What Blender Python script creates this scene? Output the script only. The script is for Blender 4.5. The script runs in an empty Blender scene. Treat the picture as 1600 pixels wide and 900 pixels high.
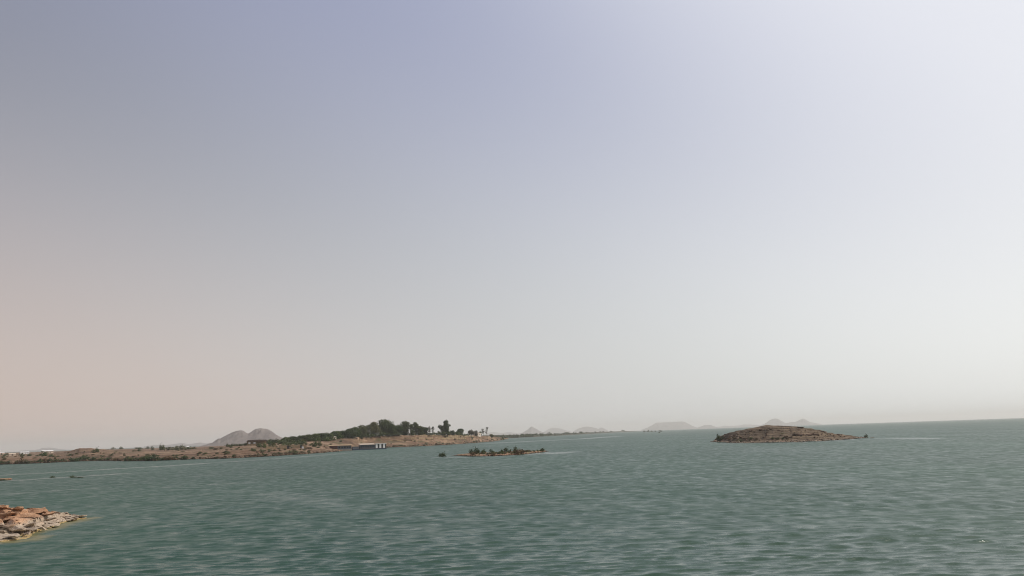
import bpy, math, random
import numpy as np

rnd = random.Random(7)
RS = np.random.RandomState(11)
SC = bpy.context.scene
COL = SC.collection

# ------------------------------------------------------------------ camera
EYE = 12.0                      # eye height above the lake, metres
FPX = 1200.0                    # focal length in pixels of a 1600 px wide frame
PITCH, ROLL = math.radians(10.80), math.radians(1.92)
_f = np.array([0, math.cos(PITCH), math.sin(PITCH)])
_u0 = np.array([0, -math.sin(PITCH), math.cos(PITCH)])
_r0 = np.array([1.0, 0, 0])
_r = math.cos(ROLL) * _r0 - math.sin(ROLL) * _u0
_u = math.sin(ROLL) * _r0 + math.cos(ROLL) * _u0
CAM = np.array([0, 0, EYE])

from mathutils import Matrix, Vector
cam_d = bpy.data.cameras.new('camera')
cam_d.sensor_width = 36.0
cam_d.lens = 36.0 * FPX / 1600.0
cam_d.clip_start = 0.5
cam_d.clip_end = 120000.0
cam = bpy.data.objects.new('camera', cam_d)
COL.objects.link(cam)
m = Matrix.Identity(4)
for i in range(3):
    m[i][0], m[i][1], m[i][2], m[i][3] = _r[i], _u[i], -_f[i], CAM[i]
cam.matrix_world = m
SC.camera = cam

# ------------------------------------------------------------------ render settings
SC.render.engine = 'CYCLES'
SC.cycles.use_denoising = True
SC.cycles.filter_width = 1.0
SC.cycles.max_bounces = 6
SC.cycles.diffuse_bounces = 2
SC.cycles.glossy_bounces = 3
SC.cycles.volume_bounces = 1
SC.cycles.transparent_max_bounces = 8
SC.view_settings.view_transform = 'Standard'
SC.view_settings.look = 'None'
SC.view_settings.exposure = 0.0
SC.view_settings.gamma = 1.0
SC.view_settings.use_curve_mapping = False

# ------------------------------------------------------------------ world + sun
SUN_AZ, SUN_EL = math.radians(80), math.radians(52)      # azimuth measured from +Y towards +X
SUN_DIR = Vector((math.sin(SUN_AZ) * math.cos(SUN_EL), math.cos(SUN_AZ) * math.cos(SUN_EL), math.sin(SUN_EL)))

world = bpy.data.worlds.new('World')
SC.world = world
world.use_nodes = True
nt = world.node_tree
nt.nodes.clear()
def wn(t, **kw):
    n = nt.nodes.new(t)
    for k, v in kw.items():
        setattr(n, k, v)
    return n
def wl(a, b):
    nt.links.new(a, b)
def wramp(pts, interp='EASE'):
    n = wn('ShaderNodeValToRGB')
    n.color_ramp.interpolation = interp
    el = n.color_ramp.elements
    while len(el) > 1:
        el.remove(el[-1])
    el[0].position, el[0].color = pts[0][0], (*pts[0][1], 1)
    for p, c in pts[1:]:
        e = el.new(p); e.color = (*c, 1)
    return n
sky = wn('ShaderNodeTexSky', sky_type='NISHITA', sun_disc=False, sun_elevation=SUN_EL, sun_rotation=SUN_AZ,
         altitude=0.0, air_density=1.0, dust_density=4.0, ozone_density=1.0)
# desert dust in the air: a veil over the clear sky, thick near the horizon, brighter towards the sun
tc = wn('ShaderNodeTexCoord')
dot = wn('ShaderNodeVectorMath', operation='DOT_PRODUCT'); dot.inputs[1].default_value = SUN_DIR
wl(tc.outputs['Generated'], dot.inputs[0])
cosg = wn('ShaderNodeMapRange'); cosg.inputs[1].default_value = -1; cosg.inputs[2].default_value = 1
wl(dot.outputs['Value'], cosg.inputs[0])
sep = wn('ShaderNodeSeparateXYZ'); wl(tc.outputs['Generated'], sep.inputs[0])
elev = wn('ShaderNodeMath', operation='MAXIMUM'); elev.inputs[1].default_value = 0.0
wl(sep.outputs['Z'], elev.inputs[0])
# (cos(angle to sun)+1)/2 -> radiance of the upper dusty sky / the horizon dust
upper = wramp([(0.0, (.12, .155, .25)), (.3, (.12, .155, .255)), (.45, (.135, .17, .26)), (.55, (.167, .186, .268)), (.65, (.29, .315, .465)), (.75, (.285, .318, .49)), (.85, (.82, .84, .93)),
               (1.0, (1.0, 1.0, 1.0))], 'B_SPLINE')
lower = wramp([(0.0, (.60, .45, .38)), (.3, (.61, .465, .395)), (.45, (.645, .56, .515)), (.55, (.64, .63, .62)), (.65, (.715, .73, .715)), (.75, (.97, .985, .97)), (.85, (1.0, 1.0, .98)),
               (1.0, (1.0, 1.0, .98))], 'B_SPLINE')
wl(cosg.outputs[0], upper.inputs[0]); wl(cosg.outputs[0], lower.inputs[0])
e1 = wn('ShaderNodeMath', operation='DIVIDE'); wl(elev.outputs[0], e1.inputs[0]); e1.inputs[1].default_value = -0.36
e2 = wn('ShaderNodeMath', operation='MULTIPLY'); wl(e1.outputs[0], e2.inputs[0]); wl(e1.outputs[0], e2.inputs[1])
e3 = wn('ShaderNodeMath', operation='MULTIPLY'); wl(e2.outputs[0], e3.inputs[0]); e3.inputs[1].default_value = -1
e4 = wn('ShaderNodeMath', operation='EXPONENT'); wl(e3.outputs[0], e4.inputs[0])
dust = wn('ShaderNodeMix', data_type='RGBA'); wl(e4.outputs[0], dust.inputs[0]); wl(upper.outputs[0], dust.inputs[6]); wl(lower.outputs[0], dust.inputs[7])
SKY_STRENGTH = 0.10
dsc = wn('ShaderNodeMix', data_type='RGBA', blend_type='MULTIPLY'); dsc.inputs[0].default_value = 1
wl(dust.outputs[2], dsc.inputs[6]); dsc.inputs[7].default_value = (1 / SKY_STRENGTH,) * 3 + (1,)
veil = wn('ShaderNodeMix', data_type='RGBA'); veil.inputs[0].default_value = 0.92
wl(sky.outputs[0], veil.inputs[6]); wl(dsc.outputs[2], veil.inputs[7])
bg = wn('ShaderNodeBackground'); bg.inputs[1].default_value = SKY_STRENGTH
wl(veil.outputs[2], bg.inputs[0])
wo = wn('ShaderNodeOutputWorld'); wl(bg.outputs[0], wo.inputs[0])

sun_d = bpy.data.lights.new('sun', 'SUN')
sun_d.energy = 2.6
sun_d.angle = math.radians(0.6)
sun_d.color = (1.0, 0.93, 0.83)
sun = bpy.data.objects.new('sun', sun_d)
sun.rotation_euler = SUN_DIR.to_track_quat('Z', 'Y').to_euler()
COL.objects.link(sun)

# ------------------------------------------------------------------ viewing geometry helpers
def ray(x, y):
    return _f + ((x - 800) / FPX) * _r + ((450 - y) / FPX) * _u
def P(x, y, d):                       # point at forward distance d seen at pixel x, y
    v = ray(x, y)
    return CAM + v * (d / v[1])
def G(x, y, z=0.0):                   # point on the level z
    v = ray(x, y)
    return CAM + v * ((z - EYE) / v[2])
def proj(p):
    q = np.asarray(p) - CAM
    w = q @ _f
    return 800 + FPX * (q @ _r) / w, 450 - FPX * (q @ _u) / w
def interp(x, table, col):
    return np.interp(x, [t[0] for t in table], [t[col] for t in table])

# ------------------------------------------------------------------ noise
def _hash(ix, iy, s):
    h = (ix.astype(np.int64) * 374761393 + iy.astype(np.int64) * 668265263 + s * 974634777) & 0xffffffff
    h = ((h ^ (h >> 13)) * 1274126177) & 0xffffffff
    return ((h ^ (h >> 16)) & 0xffff) / 65535.0
def vnoise(x, y, s=0):
    x = np.asarray(x, float); y = np.asarray(y, float)
    ix, iy = np.floor(x), np.floor(y)
    fx, fy = x - ix, y - iy
    fx = fx * fx * (3 - 2 * fx); fy = fy * fy * (3 - 2 * fy)
    a = _hash(ix, iy, s); b = _hash(ix + 1, iy, s); c = _hash(ix, iy + 1, s); d = _hash(ix + 1, iy + 1, s)
    return (a * (1 - fx) + b * fx) * (1 - fy) + (c * (1 - fx) + d * fx) * fy
def fbm(x, y, o=4, s=0):
    t = 0; a = .5
    for i in range(o):
        t = t + a * (vnoise(x, y, s + i * 17) - .5) * 2
        x = np.asarray(x) * 2.03 + 7.1; y = np.asarray(y) * 2.03 + 3.7; a *= .5
    return t

# ------------------------------------------------------------------ object helpers
def tag(o, label=None, cat=None, group=None, kind=None):
    if label: o['label'] = label
    if cat: o['category'] = cat
    if group: o['group'] = group
    if kind: o['kind'] = kind
    return o
def link(name, me, mat=None, parent=None):
    o = bpy.data.objects.new(name, me)
    COL.objects.link(o)
    if mat is not None and len(me.materials) == 0:
        me.materials.append(mat)
    if parent is not None:
        o.parent = parent
    return o
def empty(name, loc=(0, 0, 0), rz=0.0):
    o = bpy.data.objects.new(name, None)
    o.location = loc; o.rotation_euler = (0, 0, rz)
    COL.objects.link(o)
    return o
def np_mesh(name, v, quads, smooth=True):
    v = np.asarray(v, np.float32); quads = np.asarray(quads, np.int32)
    me = bpy.data.meshes.new(name)
    n, k = quads.shape
    me.vertices.add(len(v)); me.vertices.foreach_set('co', v.ravel())
    me.loops.add(n * k); me.loops.foreach_set('vertex_index', quads.ravel())
    me.polygons.add(n)
    me.polygons.foreach_set('loop_start', np.arange(0, n * k, k, dtype=np.int32))
    me.polygons.foreach_set('loop_total', np.full(n, k, np.int32))
    me.polygons.foreach_set('use_smooth', np.full(n, smooth, bool))
    me.update(calc_edges=True)
    return me
def grid_quads(rows, cols, closed=False):
    r = np.arange(rows - 1)[:, None]; c = np.arange(cols if closed else cols - 1)[None, :]
    c1 = (c + 1) % cols
    return np.stack([r * cols + c, r * cols + c1, (r + 1) * cols + c1, (r + 1) * cols + c], -1).reshape(-1, 4)
def fattr(me, name, val):
    a = me.attributes.new(name, 'FLOAT', 'POINT')
    a.data.foreach_set('value', np.asarray(val, np.float32).ravel())

class MB:                              # collects boxes / tubes into one mesh
    def __init__(s): s.v = []; s.f = []
    def box(s, x0, x1, y0, y1, z0, z1):
        b = len(s.v)
        s.v += [(x0, y0, z0), (x1, y0, z0), (x1, y1, z0), (x0, y1, z0), (x0, y0, z1), (x1, y0, z1), (x1, y1, z1), (x0, y1, z1)]
        s.f += [tuple(b + i for i in q) for q in ((3, 2, 1, 0), (4, 5, 6, 7), (0, 1, 5, 4), (1, 2, 6, 5), (2, 3, 7, 6), (3, 0, 4, 7))]
        return s
    def prism(s, pts, y0, y1):         # outline in x,z extruded along y
        b = len(s.v); n = len(pts)
        s.v += [(x, y0, z) for x, z in pts] + [(x, y1, z) for x, z in pts]
        s.f.append(tuple(b + i for i in range(n))); s.f.append(tuple(b + n + i for i in reversed(range(n))))
        for i in range(n):
            j = (i + 1) % n
            s.f.append((b + j, b + i, b + n + i, b + n + j))
        return s
    def tube(s, pts, rad, n=6):
        b = len(s.v)
        for k, (p, r) in enumerate(zip(pts, rad)):
            p = Vector(p)
            d = (Vector(pts[min(k + 1, len(pts) - 1)]) - Vector(pts[max(k - 1, 0)])).normalized()
            a = d.orthogonal().normalized(); c = d.cross(a)
            for i in range(n):
                t = 2 * math.pi * i / n
                s.v.append(tuple(p + r * (math.cos(t) * a + math.sin(t) * c)))
        for k in range(len(pts) - 1):
            for i in range(n):
                j = (i + 1) % n
                s.f.append((b + k * n + i, b + k * n + j, b + (k + 1) * n + j, b + (k + 1) * n + i))
        s.f.append(tuple(b + i for i in reversed(range(n))))
        s.f.append(tuple(b + (len(pts) - 1) * n + i for i in range(n)))
        return s
    def mesh(s, name):
        me = bpy.data.meshes.new(name); me.from_pydata(s.v, [], s.f); me.update()
        return me
    def build(s, name, mat, parent=None):
        return link(name, s.mesh(name), mat, parent)

# ------------------------------------------------------------------ materials
class NT:
    def __init__(s, name):
        s.m = bpy.data.materials.new(name); s.m.use_nodes = True
        s.t = s.m.node_tree; s.t.nodes.clear()
        s.out = s.n('ShaderNodeOutputMaterial')
        s.b = s.n('ShaderNodeBsdfPrincipled')
        s.l(s.b.outputs[0], s.out.inputs[0])
    def n(s, t, ins=None, **kw):
        n = s.t.nodes.new(t)
        for k, v in kw.items(): setattr(n, k, v)
        for k, v in (ins or {}).items():
            if hasattr(v, 'is_output'): s.l(v, n.inputs[k])
            else: n.inputs[k].default_value = v
        return n
    def l(s, a, b): s.t.links.new(a, b)
    def noise(s, vec, scale, detail=4, rough=.55, out=0):
        return s.n('ShaderNodeTexNoise', {'Vector': vec, 'Scale': scale, 'Detail': detail, 'Roughness': rough}).outputs[out]
    def ramp(s, fac, pts, interp='LINEAR'):
        n = s.n('ShaderNodeValToRGB', {0: fac}); n.color_ramp.interpolation = interp
        el = n.color_ramp.elements
        while len(el) > 1: el.remove(el[-1])
        el[0].position = pts[0][0]; el[0].color = (*pts[0][1], 1) if len(pts[0][1]) == 3 else pts[0][1]
        for p, c in pts[1:]:
            e = el.new(p); e.color = (*c, 1)
        return n.outputs[0]
    def mix(s, f, a, b, blend='MIX'):
        n = s.n('ShaderNodeMix', data_type='RGBA', blend_type=blend)
        for k, v in ((0, f), (6, a), (7, b)):
            if hasattr(v, 'is_output'): s.l(v, n.inputs[k])
            elif k == 0: n.inputs[k].default_value = v
            else: n.inputs[k].default_value = (*v, 1)
        return n.outputs[2]
    def math(s, op, a, b=0.0, c=None):
        n = s.n('ShaderNodeMath', operation=op)
        for k, v in enumerate((a, b, c)):
            if v is None: continue
            if hasattr(v, 'is_output'): s.l(v, n.inputs[k])
            else: n.inputs[k].default_value = v
        return n.outputs[0]
    def maprange(s, v, a, b, c=0.0, d=1.0):
        return s.n('ShaderNodeMapRange', {0: v, 1: a, 2: b, 3: c, 4: d}).outputs[0]
    def pos(s): return s.n('ShaderNodeNewGeometry').outputs['Position']
    def mapping(s, vec, scale=(1, 1, 1), rot=(0, 0, 0)):
        return s.n('ShaderNodeMapping', {'Vector': vec, 'Scale': scale, 'Rotation': rot}).outputs[0]
    def bump(s, h, strength, dist):
        return s.n('ShaderNodeBump', {'Height': h, 'Strength': strength, 'Distance': dist}).outputs[0]
def g3(v): return (v, v, v)

def plain(name, col, rough=.7, var=.25, scale=.6, metallic=0.0):
    t = NT(name); p = t.pos()
    n = t.noise(p, scale, 5, .6)
    f = t.ramp(n, [(.3, g3(1 - var)), (.7, g3(1 + var * .4))])
    t.l(t.mix(1.0, col, f, 'MULTIPLY'), t.b.inputs['Base Color'])
    t.b.inputs['Roughness'].default_value = rough
    t.b.inputs['Metallic'].default_value = metallic
    return t.m

def foliage(name, dark, light, scale=.25):
    t = NT(name)
    g = t.n('ShaderNodeNewGeometry')
    ri = t.ramp(g.outputs['Random Per Island'], [(0.0, dark), (.55, tuple((a + b) / 2 for a, b in zip(dark, light))), (1.0, light)])
    oi = t.n('ShaderNodeObjectInfo').outputs['Random']
    tint = t.ramp(oi, [(0, (.82, .85, .8)), (.5, (1, 1, 1)), (1, (1.25, 1.12, .95))])
    c = t.mix(1.0, ri, tint, 'MULTIPLY')
    t.l(c, t.b.inputs['Base Color'])
    t.b.inputs['Roughness'].default_value = .6
    t.b.inputs['Specular IOR Level'].default_value = .25
    tr = t.n('ShaderNodeBsdfTranslucent', {0: c})
    ms = t.n('ShaderNodeMixShader', {0: .25, 1: t.b.outputs[0], 2: tr.outputs[0]})
    t.l(ms.outputs[0], t.out.inputs[0])
    return t.m

def ground_mat(name, cols, pale=None, pale_z=(.2, .9), scale=.05, veg=None, strata=None, bump=.5, stretch=False):
    """cols: three earth colours; pale: mineral crust between the water and pale_z; veg: thin grass tint"""
    t = NT(name); p = t.pos()
    q = t.mapping(p, (.4, 1.0, 2.2)) if stretch else p
    n1 = t.noise(q, scale, 6, .62); n2 = t.noise(q, scale * 7, 5, .65); n3 = t.noise(q, scale * 40, 3, .6)
    f = t.math('ADD', t.math('MULTIPLY', n1, .55), t.math('MULTIPLY', n2, .45))
    c = t.ramp(f, [(.36, cols[0]), (.5, cols[1]), (.64, cols[2])])
    c = t.mix(.65, c, t.ramp(n3, [(.3, g3(.55)), (.7, g3(1.25))]), 'MULTIPLY')
    z = t.n('ShaderNodeSeparateXYZ', {0: p}).outputs[2]
    if strata:
        w = t.math('ADD', t.math('MULTIPLY', z, strata), t.math('MULTIPLY', n1, 4.0))
        s1 = t.n('ShaderNodeTexNoise', {'W': w, 'Scale': 1.0, 'Detail': 3.0}, noise_dimensions='1D').outputs[0]
        c = t.mix(.8, c, t.ramp(s1, [(.38, g3(.45)), (.6, g3(1.25))]), 'MULTIPLY')
    if veg:
        nv = t.noise(q, scale * 3.0, 5, .7)
        c = t.mix(t.maprange(nv, veg[1], veg[1] + .12), c, veg[0])
    if pale:
        zz = t.math('ADD', z, t.math('MULTIPLY', t.math('SUBTRACT', n2, .5), pale_z[1] * 1.6))
        c = t.mix(t.maprange(zz, pale_z[1], pale_z[0]), c, pale)
    wz = t.math('ADD', z, t.math('MULTIPLY', t.math('SUBTRACT', n2, .5), .5))
    c = t.mix(t.maprange(wz, .42, .22), c, tuple(.45 * v for v in cols[0]))          # wet rim at the water
    t.l(c, t.b.inputs['Base Color'])
    t.b.inputs['Roughness'].default_value = .92
    t.b.inputs['Specular IOR Level'].default_value = .2
    h = t.math('ADD', t.math('MULTIPLY', n2, .7), t.math('MULTIPLY', n3, .3))
    t.l(t.bump(h, bump, 1.0), t.b.inputs['Normal'])
    return t.m

M = {}
M['sand'] = ground_mat('shore_earth', [(.060, .036, .022), (.155, .094, .057), (.33, .225, .148)], pale=(.34, .25, .175), pale_z=(.1, .6),
                       scale=.02, veg=((.07, .066, .03), .53), stretch=True)
M['island'] = ground_mat('island_rock', [(.060, .043, .028), (.132, .095, .062), (.25, .182, .122)], pale=(.36, .29, .22), pale_z=(.15, .85),
                         scale=.06, strata=1.3, veg=((.085, .075, .035), .60), bump=.8, stretch=True)
M['islet'] = ground_mat('islet_earth', [(.15, .08, .05), (.26, .155, .10), (.40, .27, .185)], pale=(.30, .19, .12), pale_z=(.05, .5),
                        scale=.12, veg=((.11, .12, .045), .52))
M['farland'] = ground_mat('far_shore_earth', [(.06, .05, .036), (.10, .08, .055), (.17, .13, .09)], scale=.01, veg=((.03, .038, .02), .40))
M['mountain'] = ground_mat('mountain_rock', [(.085, .073, .068), (.13, .11, .10), (.19, .158, .138)], scale=.003, bump=.6)
M['leaf_dark'] = foliage('leaf_dark', (.016, .030, .010), (.095, .125, .042))
M['leaf_mid'] = foliage('leaf_mid', (.032, .055, .016), (.110, .145, .045))
M['leaf_olive'] = foliage('leaf_olive', (.048, .060, .022), (.135, .145, .058))
M['leaf_dry'] = foliage('leaf_dry', (.08, .05, .026), (.17, .115, .06))
M['leaf_grey'] = foliage('leaf_grey', (.075, .075, .058), (.15, .145, .115))
M['bark'] = plain('bark', (.16, .115, .08), .9, .4, 2)
M['bark_pale'] = plain('bark_pale', (.50, .46, .40), .8, .3, 2)
M['white'] = plain('white_paint', (.74, .73, .70), .6, .15, .4)
M['cream'] = plain('cream_render', (.62, .50, .38), .85, .2, .4)
M['brightcream'] = plain('bright_cream_render', (.74, .64, .54), .85, .12, .4)
M['mud'] = plain('mud_render', (.36, .26, .15), .95, .35, .5)
M['concrete'] = plain('pale_concrete', (.38, .33, .27), .9, .3, .5)
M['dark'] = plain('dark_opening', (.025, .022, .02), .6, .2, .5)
M['brownroof'] = plain('dark_brown_roof', (.085, .06, .045), .9, .3, .5)
M['maroon'] = plain('maroon_paint', (.16, .035, .03), .7, .3, .8)
M['navy'] = plain('navy_paint', (.03, .055, .095), .45, .3, .4)
M['bluegrey'] = plain('blue_grey_paint', (.13, .14, .165), .5, .25, .5)
M['tanroof'] = plain('tan_awning', (.40, .33, .26), .9, .2, .5)
M['glass'] = plain('window_glass', (.02, .03, .035), .08, .1, .5)
M['timber'] = plain('grey_timber', (.22, .17, .13), .9, .35, 1.0)

# ------------------------------------------------------------------ the lake
def polyline_dist(px, py, pts):
    best = np.full(px.shape, 1e9)
    for (ax, ay), (bx, by) in zip(pts[:-1], pts[1:]):
        dx, dy = bx - ax, by - ay
        t = np.clip(((px - ax) * dx + (py - ay) * dy) / (dx * dx + dy * dy + 1e-9), 0, 1)
        best = np.minimum(best, np.hypot(px - ax - t * dx, py - ay - t * dy))
    return best
def gpts(l): return [tuple(G(x, y)[:2]) for x, y in l]

SPIT_SHORE = [(-120, 868), (-50, 856), (0, 847.5), (25, 846), (45, 844), (56, 842), (62, 840), (50, 837), (40, 836), (60, 831), (85, 825.5), (95, 821), (106, 817.5), (120, 814), (134, 811), (142, 809.8)]
WAVE = .0062
def lake():
    th = np.concatenate([np.linspace(-math.pi, -math.radians(40), 30)[:-1], np.linspace(-math.radians(40), math.radians(40), 880),
                         np.linspace(math.radians(40), math.pi, 30)[1:-1]])
    rs = [2.0, 8, 16, 26, 34, 40, 44]
    while rs[-1] < 560:
        rs.append(rs[-1] + .112 * (rs[-1] / 50) ** 1.27)
    while rs[-1] < 29000:
        rs.append(rs[-1] * 1.035)
    rs = np.array(rs)
    dr = np.gradient(rs)
    R, T = np.meshgrid(rs, th, indexing='ij')
    DR = np.maximum(dr[:, None], R * (math.radians(80) / 880)) * np.ones_like(R)
    X = R * np.sin(T); Y = R * np.cos(T)
    Z = np.zeros_like(X); OX = np.zeros_like(X); OY = np.zeros_like(X)
    X = X.astype(np.float32); Y = Y.astype(np.float32); Z = Z.astype(np.float32); OX = OX.astype(np.float32); OY = OY.astype(np.float32); DR = DR.astype(np.float32)
    gust = (.95 + .35 * fbm(X / 60, Y / 120, 3, 5)).astype(np.float32)
    near = (np.abs(T) < math.radians(41)) & (R > 42)
    gust *= (1.0 + .4 * fbm(X / 14, Y / 14, 2, 6)).clip(.7, 1.3).astype(np.float32)
    rs_ = np.random.RandomState(3)
    warp = [(1.1 * fbm(X / (4 + 2 * i), Y / (4 + 2 * i), 2, 100 + i)).astype(np.float32) for i in range(5)]
    var_all = 0.0; var_left = np.zeros_like(X)
    NW = 56
    for i in range(NW):
        lam = .42 * (9.0 / .42) ** ((i + rs_.rand()) / NW)
        ang = rs_.normal(math.radians(6), math.radians(24 if lam < .8 else 12))
        k = 2 * math.pi / lam
        kx, ky = k * math.sin(ang), -k * math.cos(ang)
        a = WAVE * lam ** .8 * rs_.uniform(.6, 1.4) * (.7 if lam < .8 else 1.75 if lam < 2.0 else .85 if lam < 3.0 else .36)
        fade = np.clip((lam / DR - 2.0) / 2.0, 0, 1)
        var_left += ((a * k) ** 2 / 2) * (1 - fade * fade)
        amp = a * fade * gust * near
        ph = kx * X + ky * Y + np.float32(rs_.uniform(0, 6.28)) + warp[i % 5]
        Z += amp * np.sin(ph)
        c = amp * np.cos(ph) * np.float32(.85)
        OX += c * np.float32(.5 * math.sin(ang)); OY -= c * np.float32(math.cos(ang))
    sd = float(Z[near & (R < 150)].std())                     # the tallest crests peak up, as wind chop does
    Z += sd * .12 * np.clip(Z / sd - .9, 0, 1.6) ** 1.5
    # calm slicks parallel to the shore and in the lee of the islands
    calm = np.zeros_like(X)
    wob = fbm(X / 25, Y / 25, 3, 40)
    for pts, w, s in (
        ([(-150, 750), (0, 742.5), (100, 737.5), (180, 732.5), (260, 728), (320, 724), (380, 720), (440, 716), (500, 711.5), (550, 707.5)], 8, .72),
        ([(-150, 760), (0, 752), (60, 748.5), (140, 743.5), (190, 740)], 7, .6), ([(-60, 778), (0, 773), (80, 767), (145, 763)], 4, .5),
        ([(760, 693), (800, 691), (850, 688.5), (905, 686), (960, 682)], 30, .7), ([(330, 757), (390, 754)], 3, .5), ([(415, 772), (470, 779), (545, 794)], 5, .3),
        ([(845, 707.5), (868, 709), (890, 706)], 9, .7), ([(685, 714.5), (740, 714.5), (810, 712), (850, 707.5)], 4, .9),
        ([(1112, 692), (1180, 693), (1250, 691.5), (1300, 688.5), (1345, 685.5)], 4, .9), ([(1385, 684.5), (1420, 684.5), (1450, 685.5)], 14, .7)):
        d = polyline_dist(X, Y, gpts(pts))
        calm = np.maximum(calm, s * np.clip(1.25 - d / (w * (1 + .6 * wob)), 0, 1))
    Z *= 1 - .85 * calm
    d = polyline_dist(X, Y, gpts(SPIT_SHORE)) + fbm(X / 1.6, Y / 1.6, 3, 77) * 1.0
    d2 = polyline_dist(X, Y, gpts([(130, 812), (157, 808.6)])) + .3 + fbm(X / 1.2, Y / 1.2, 3, 79) * .8
    shallow = np.clip(np.maximum(1.25 - d / 1.9, 1.0 - d2 / 1.1), 0, 1)
    v = np.stack([X + OX, Y + OY, Z], -1).reshape(-1, 3)
    q = grid_quads(len(rs), len(th), closed=True)[:, ::-1]
    me = np_mesh('lake', v, q)
    fattr(me, 'chop', np.sqrt(var_left)); fattr(me, 'calm', calm); fattr(me, 'shallow', shallow)
    # procedural water: green silty body under a rippled skin
    t = NT('lake_water'); p = t.pos()
    at = lambda n: t.n('ShaderNodeAttribute', attribute_name=n).outputs['Fac']
    big = t.noise(t.mapping(p, (.010, .004, 1)), 1.0, 4, .6)
    body = t.ramp(big, [(.3, (.021, .054, .033)), (.7, (.031, .074, .046))])
    body = t.mix(t.math('MULTIPLY', at('shallow'), .75), body, (.20, .17, .075))
    t.l(body, t.b.inputs['Base Color'])
    t.b.inputs['IOR'].default_value = 1.33
    calm_s = at('calm')
    # fine wavelets: two octaves of slope noise, crests lying across the wind
    geo = t.n('ShaderNodeNewGeometry')
    n1 = t.n('ShaderNodeTexNoise', {'Vector': t.mapping(p, (1.5, 3.2, 1.5), (0, 0, math.radians(-8))), 'Scale': 1.0, 'Detail': 4.0, 'Roughness': .65}).outputs['Color']
    ctr = t.n('ShaderNodeVectorMath', {0: n1, 1: (.5, .5, .5)}, operation='SUBTRACT').outputs[0]
    amp = t.n('ShaderNodeVectorMath', {0: ctr, 1: (.45, 1.0, 0)}, operation='MULTIPLY').outputs[0]
    gustn = t.noise(t.mapping(p, (.018, .009, 1)), 1.0, 3, .6)
    chop = t.math('MULTIPLY', t.math('ADD', t.math('MULTIPLY', at('chop'), .12), .05), 7.0)
    k = t.math('MULTIPLY', t.math('MULTIPLY', chop, t.maprange(gustn, .3, .7, .8, 1.2)), t.math('SUBTRACT', 1.0, t.math('MULTIPLY', calm_s, .75)))
    sc = t.n('ShaderNodeVectorMath', {0: amp, 3: k}, operation='SCALE').outputs[0]
    n2 = t.n('ShaderNodeTexNoise', {'Vector': t.mapping(p, (.34, .42, .4), (0, 0, math.radians(-4))), 'Scale': 1.0, 'Detail': 3.0, 'Roughness': .6}).outputs['Color']
    c2 = t.n('ShaderNodeVectorMath', {0: n2, 1: (.5, .5, .5)}, operation='SUBTRACT').outputs[0]
    a2 = t.n('ShaderNodeVectorMath', {0: c2, 1: (.35, 1.0, 0)}, operation='MULTIPLY').outputs[0]
    k2 = t.math('MULTIPLY', t.math('MULTIPLY', at('chop'), 3.2), t.math('SUBTRACT', 1.0, t.math('MULTIPLY', calm_s, .85)))
    sc2 = t.n('ShaderNodeVectorMath', {0: a2, 3: k2}, operation='SCALE').outputs[0]
    sc = t.n('ShaderNodeVectorMath', {0: sc, 1: sc2}, operation='ADD').outputs[0]
    ad = t.n('ShaderNodeVectorMath', {0: geo.outputs['Normal'], 1: sc}, operation='ADD').outputs[0]
    nn = t.n('ShaderNodeVectorMath', {0: ad}, operation='NORMALIZE').outputs[0]
    t.l(nn, t.b.inputs['Normal'])
    paw = t.noise(t.mapping(p, (.16, .085, 1), (0, 0, math.radians(-6))), 1.0, 4, .62)      # cat's paws: patches of finer and smoother ripples
    paw2 = t.noise(t.mapping(p, (.36, .26, 1), (0, 0, math.radians(-5))), 1.0, 3, .6)
    pawf = t.math('MULTIPLY', t.maprange(paw, .32, .68, .65, 1.35), t.maprange(paw2, .33, .67, .45, 1.55))
    rg = t.math('POWER', t.math('MULTIPLY', t.math('ADD', t.math('MULTIPLY', t.math('MULTIPLY', at('chop'), pawf), .68), .003), 1.41), .5)
    rg = t.math('MULTIPLY', rg, t.math('MULTIPLY', t.maprange(gustn, .3, .7, .9, 1.08), t.math('SUBTRACT', 1.0, t.math('MULTIPLY', calm_s, .6))))
    t.l(rg, t.b.inputs['Roughness'])
    o = link('lake_water', me, t.m)
    return tag(o, 'wide green rippled lake reaching to the hazy horizon', 'water', kind='structure')
lake()

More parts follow.
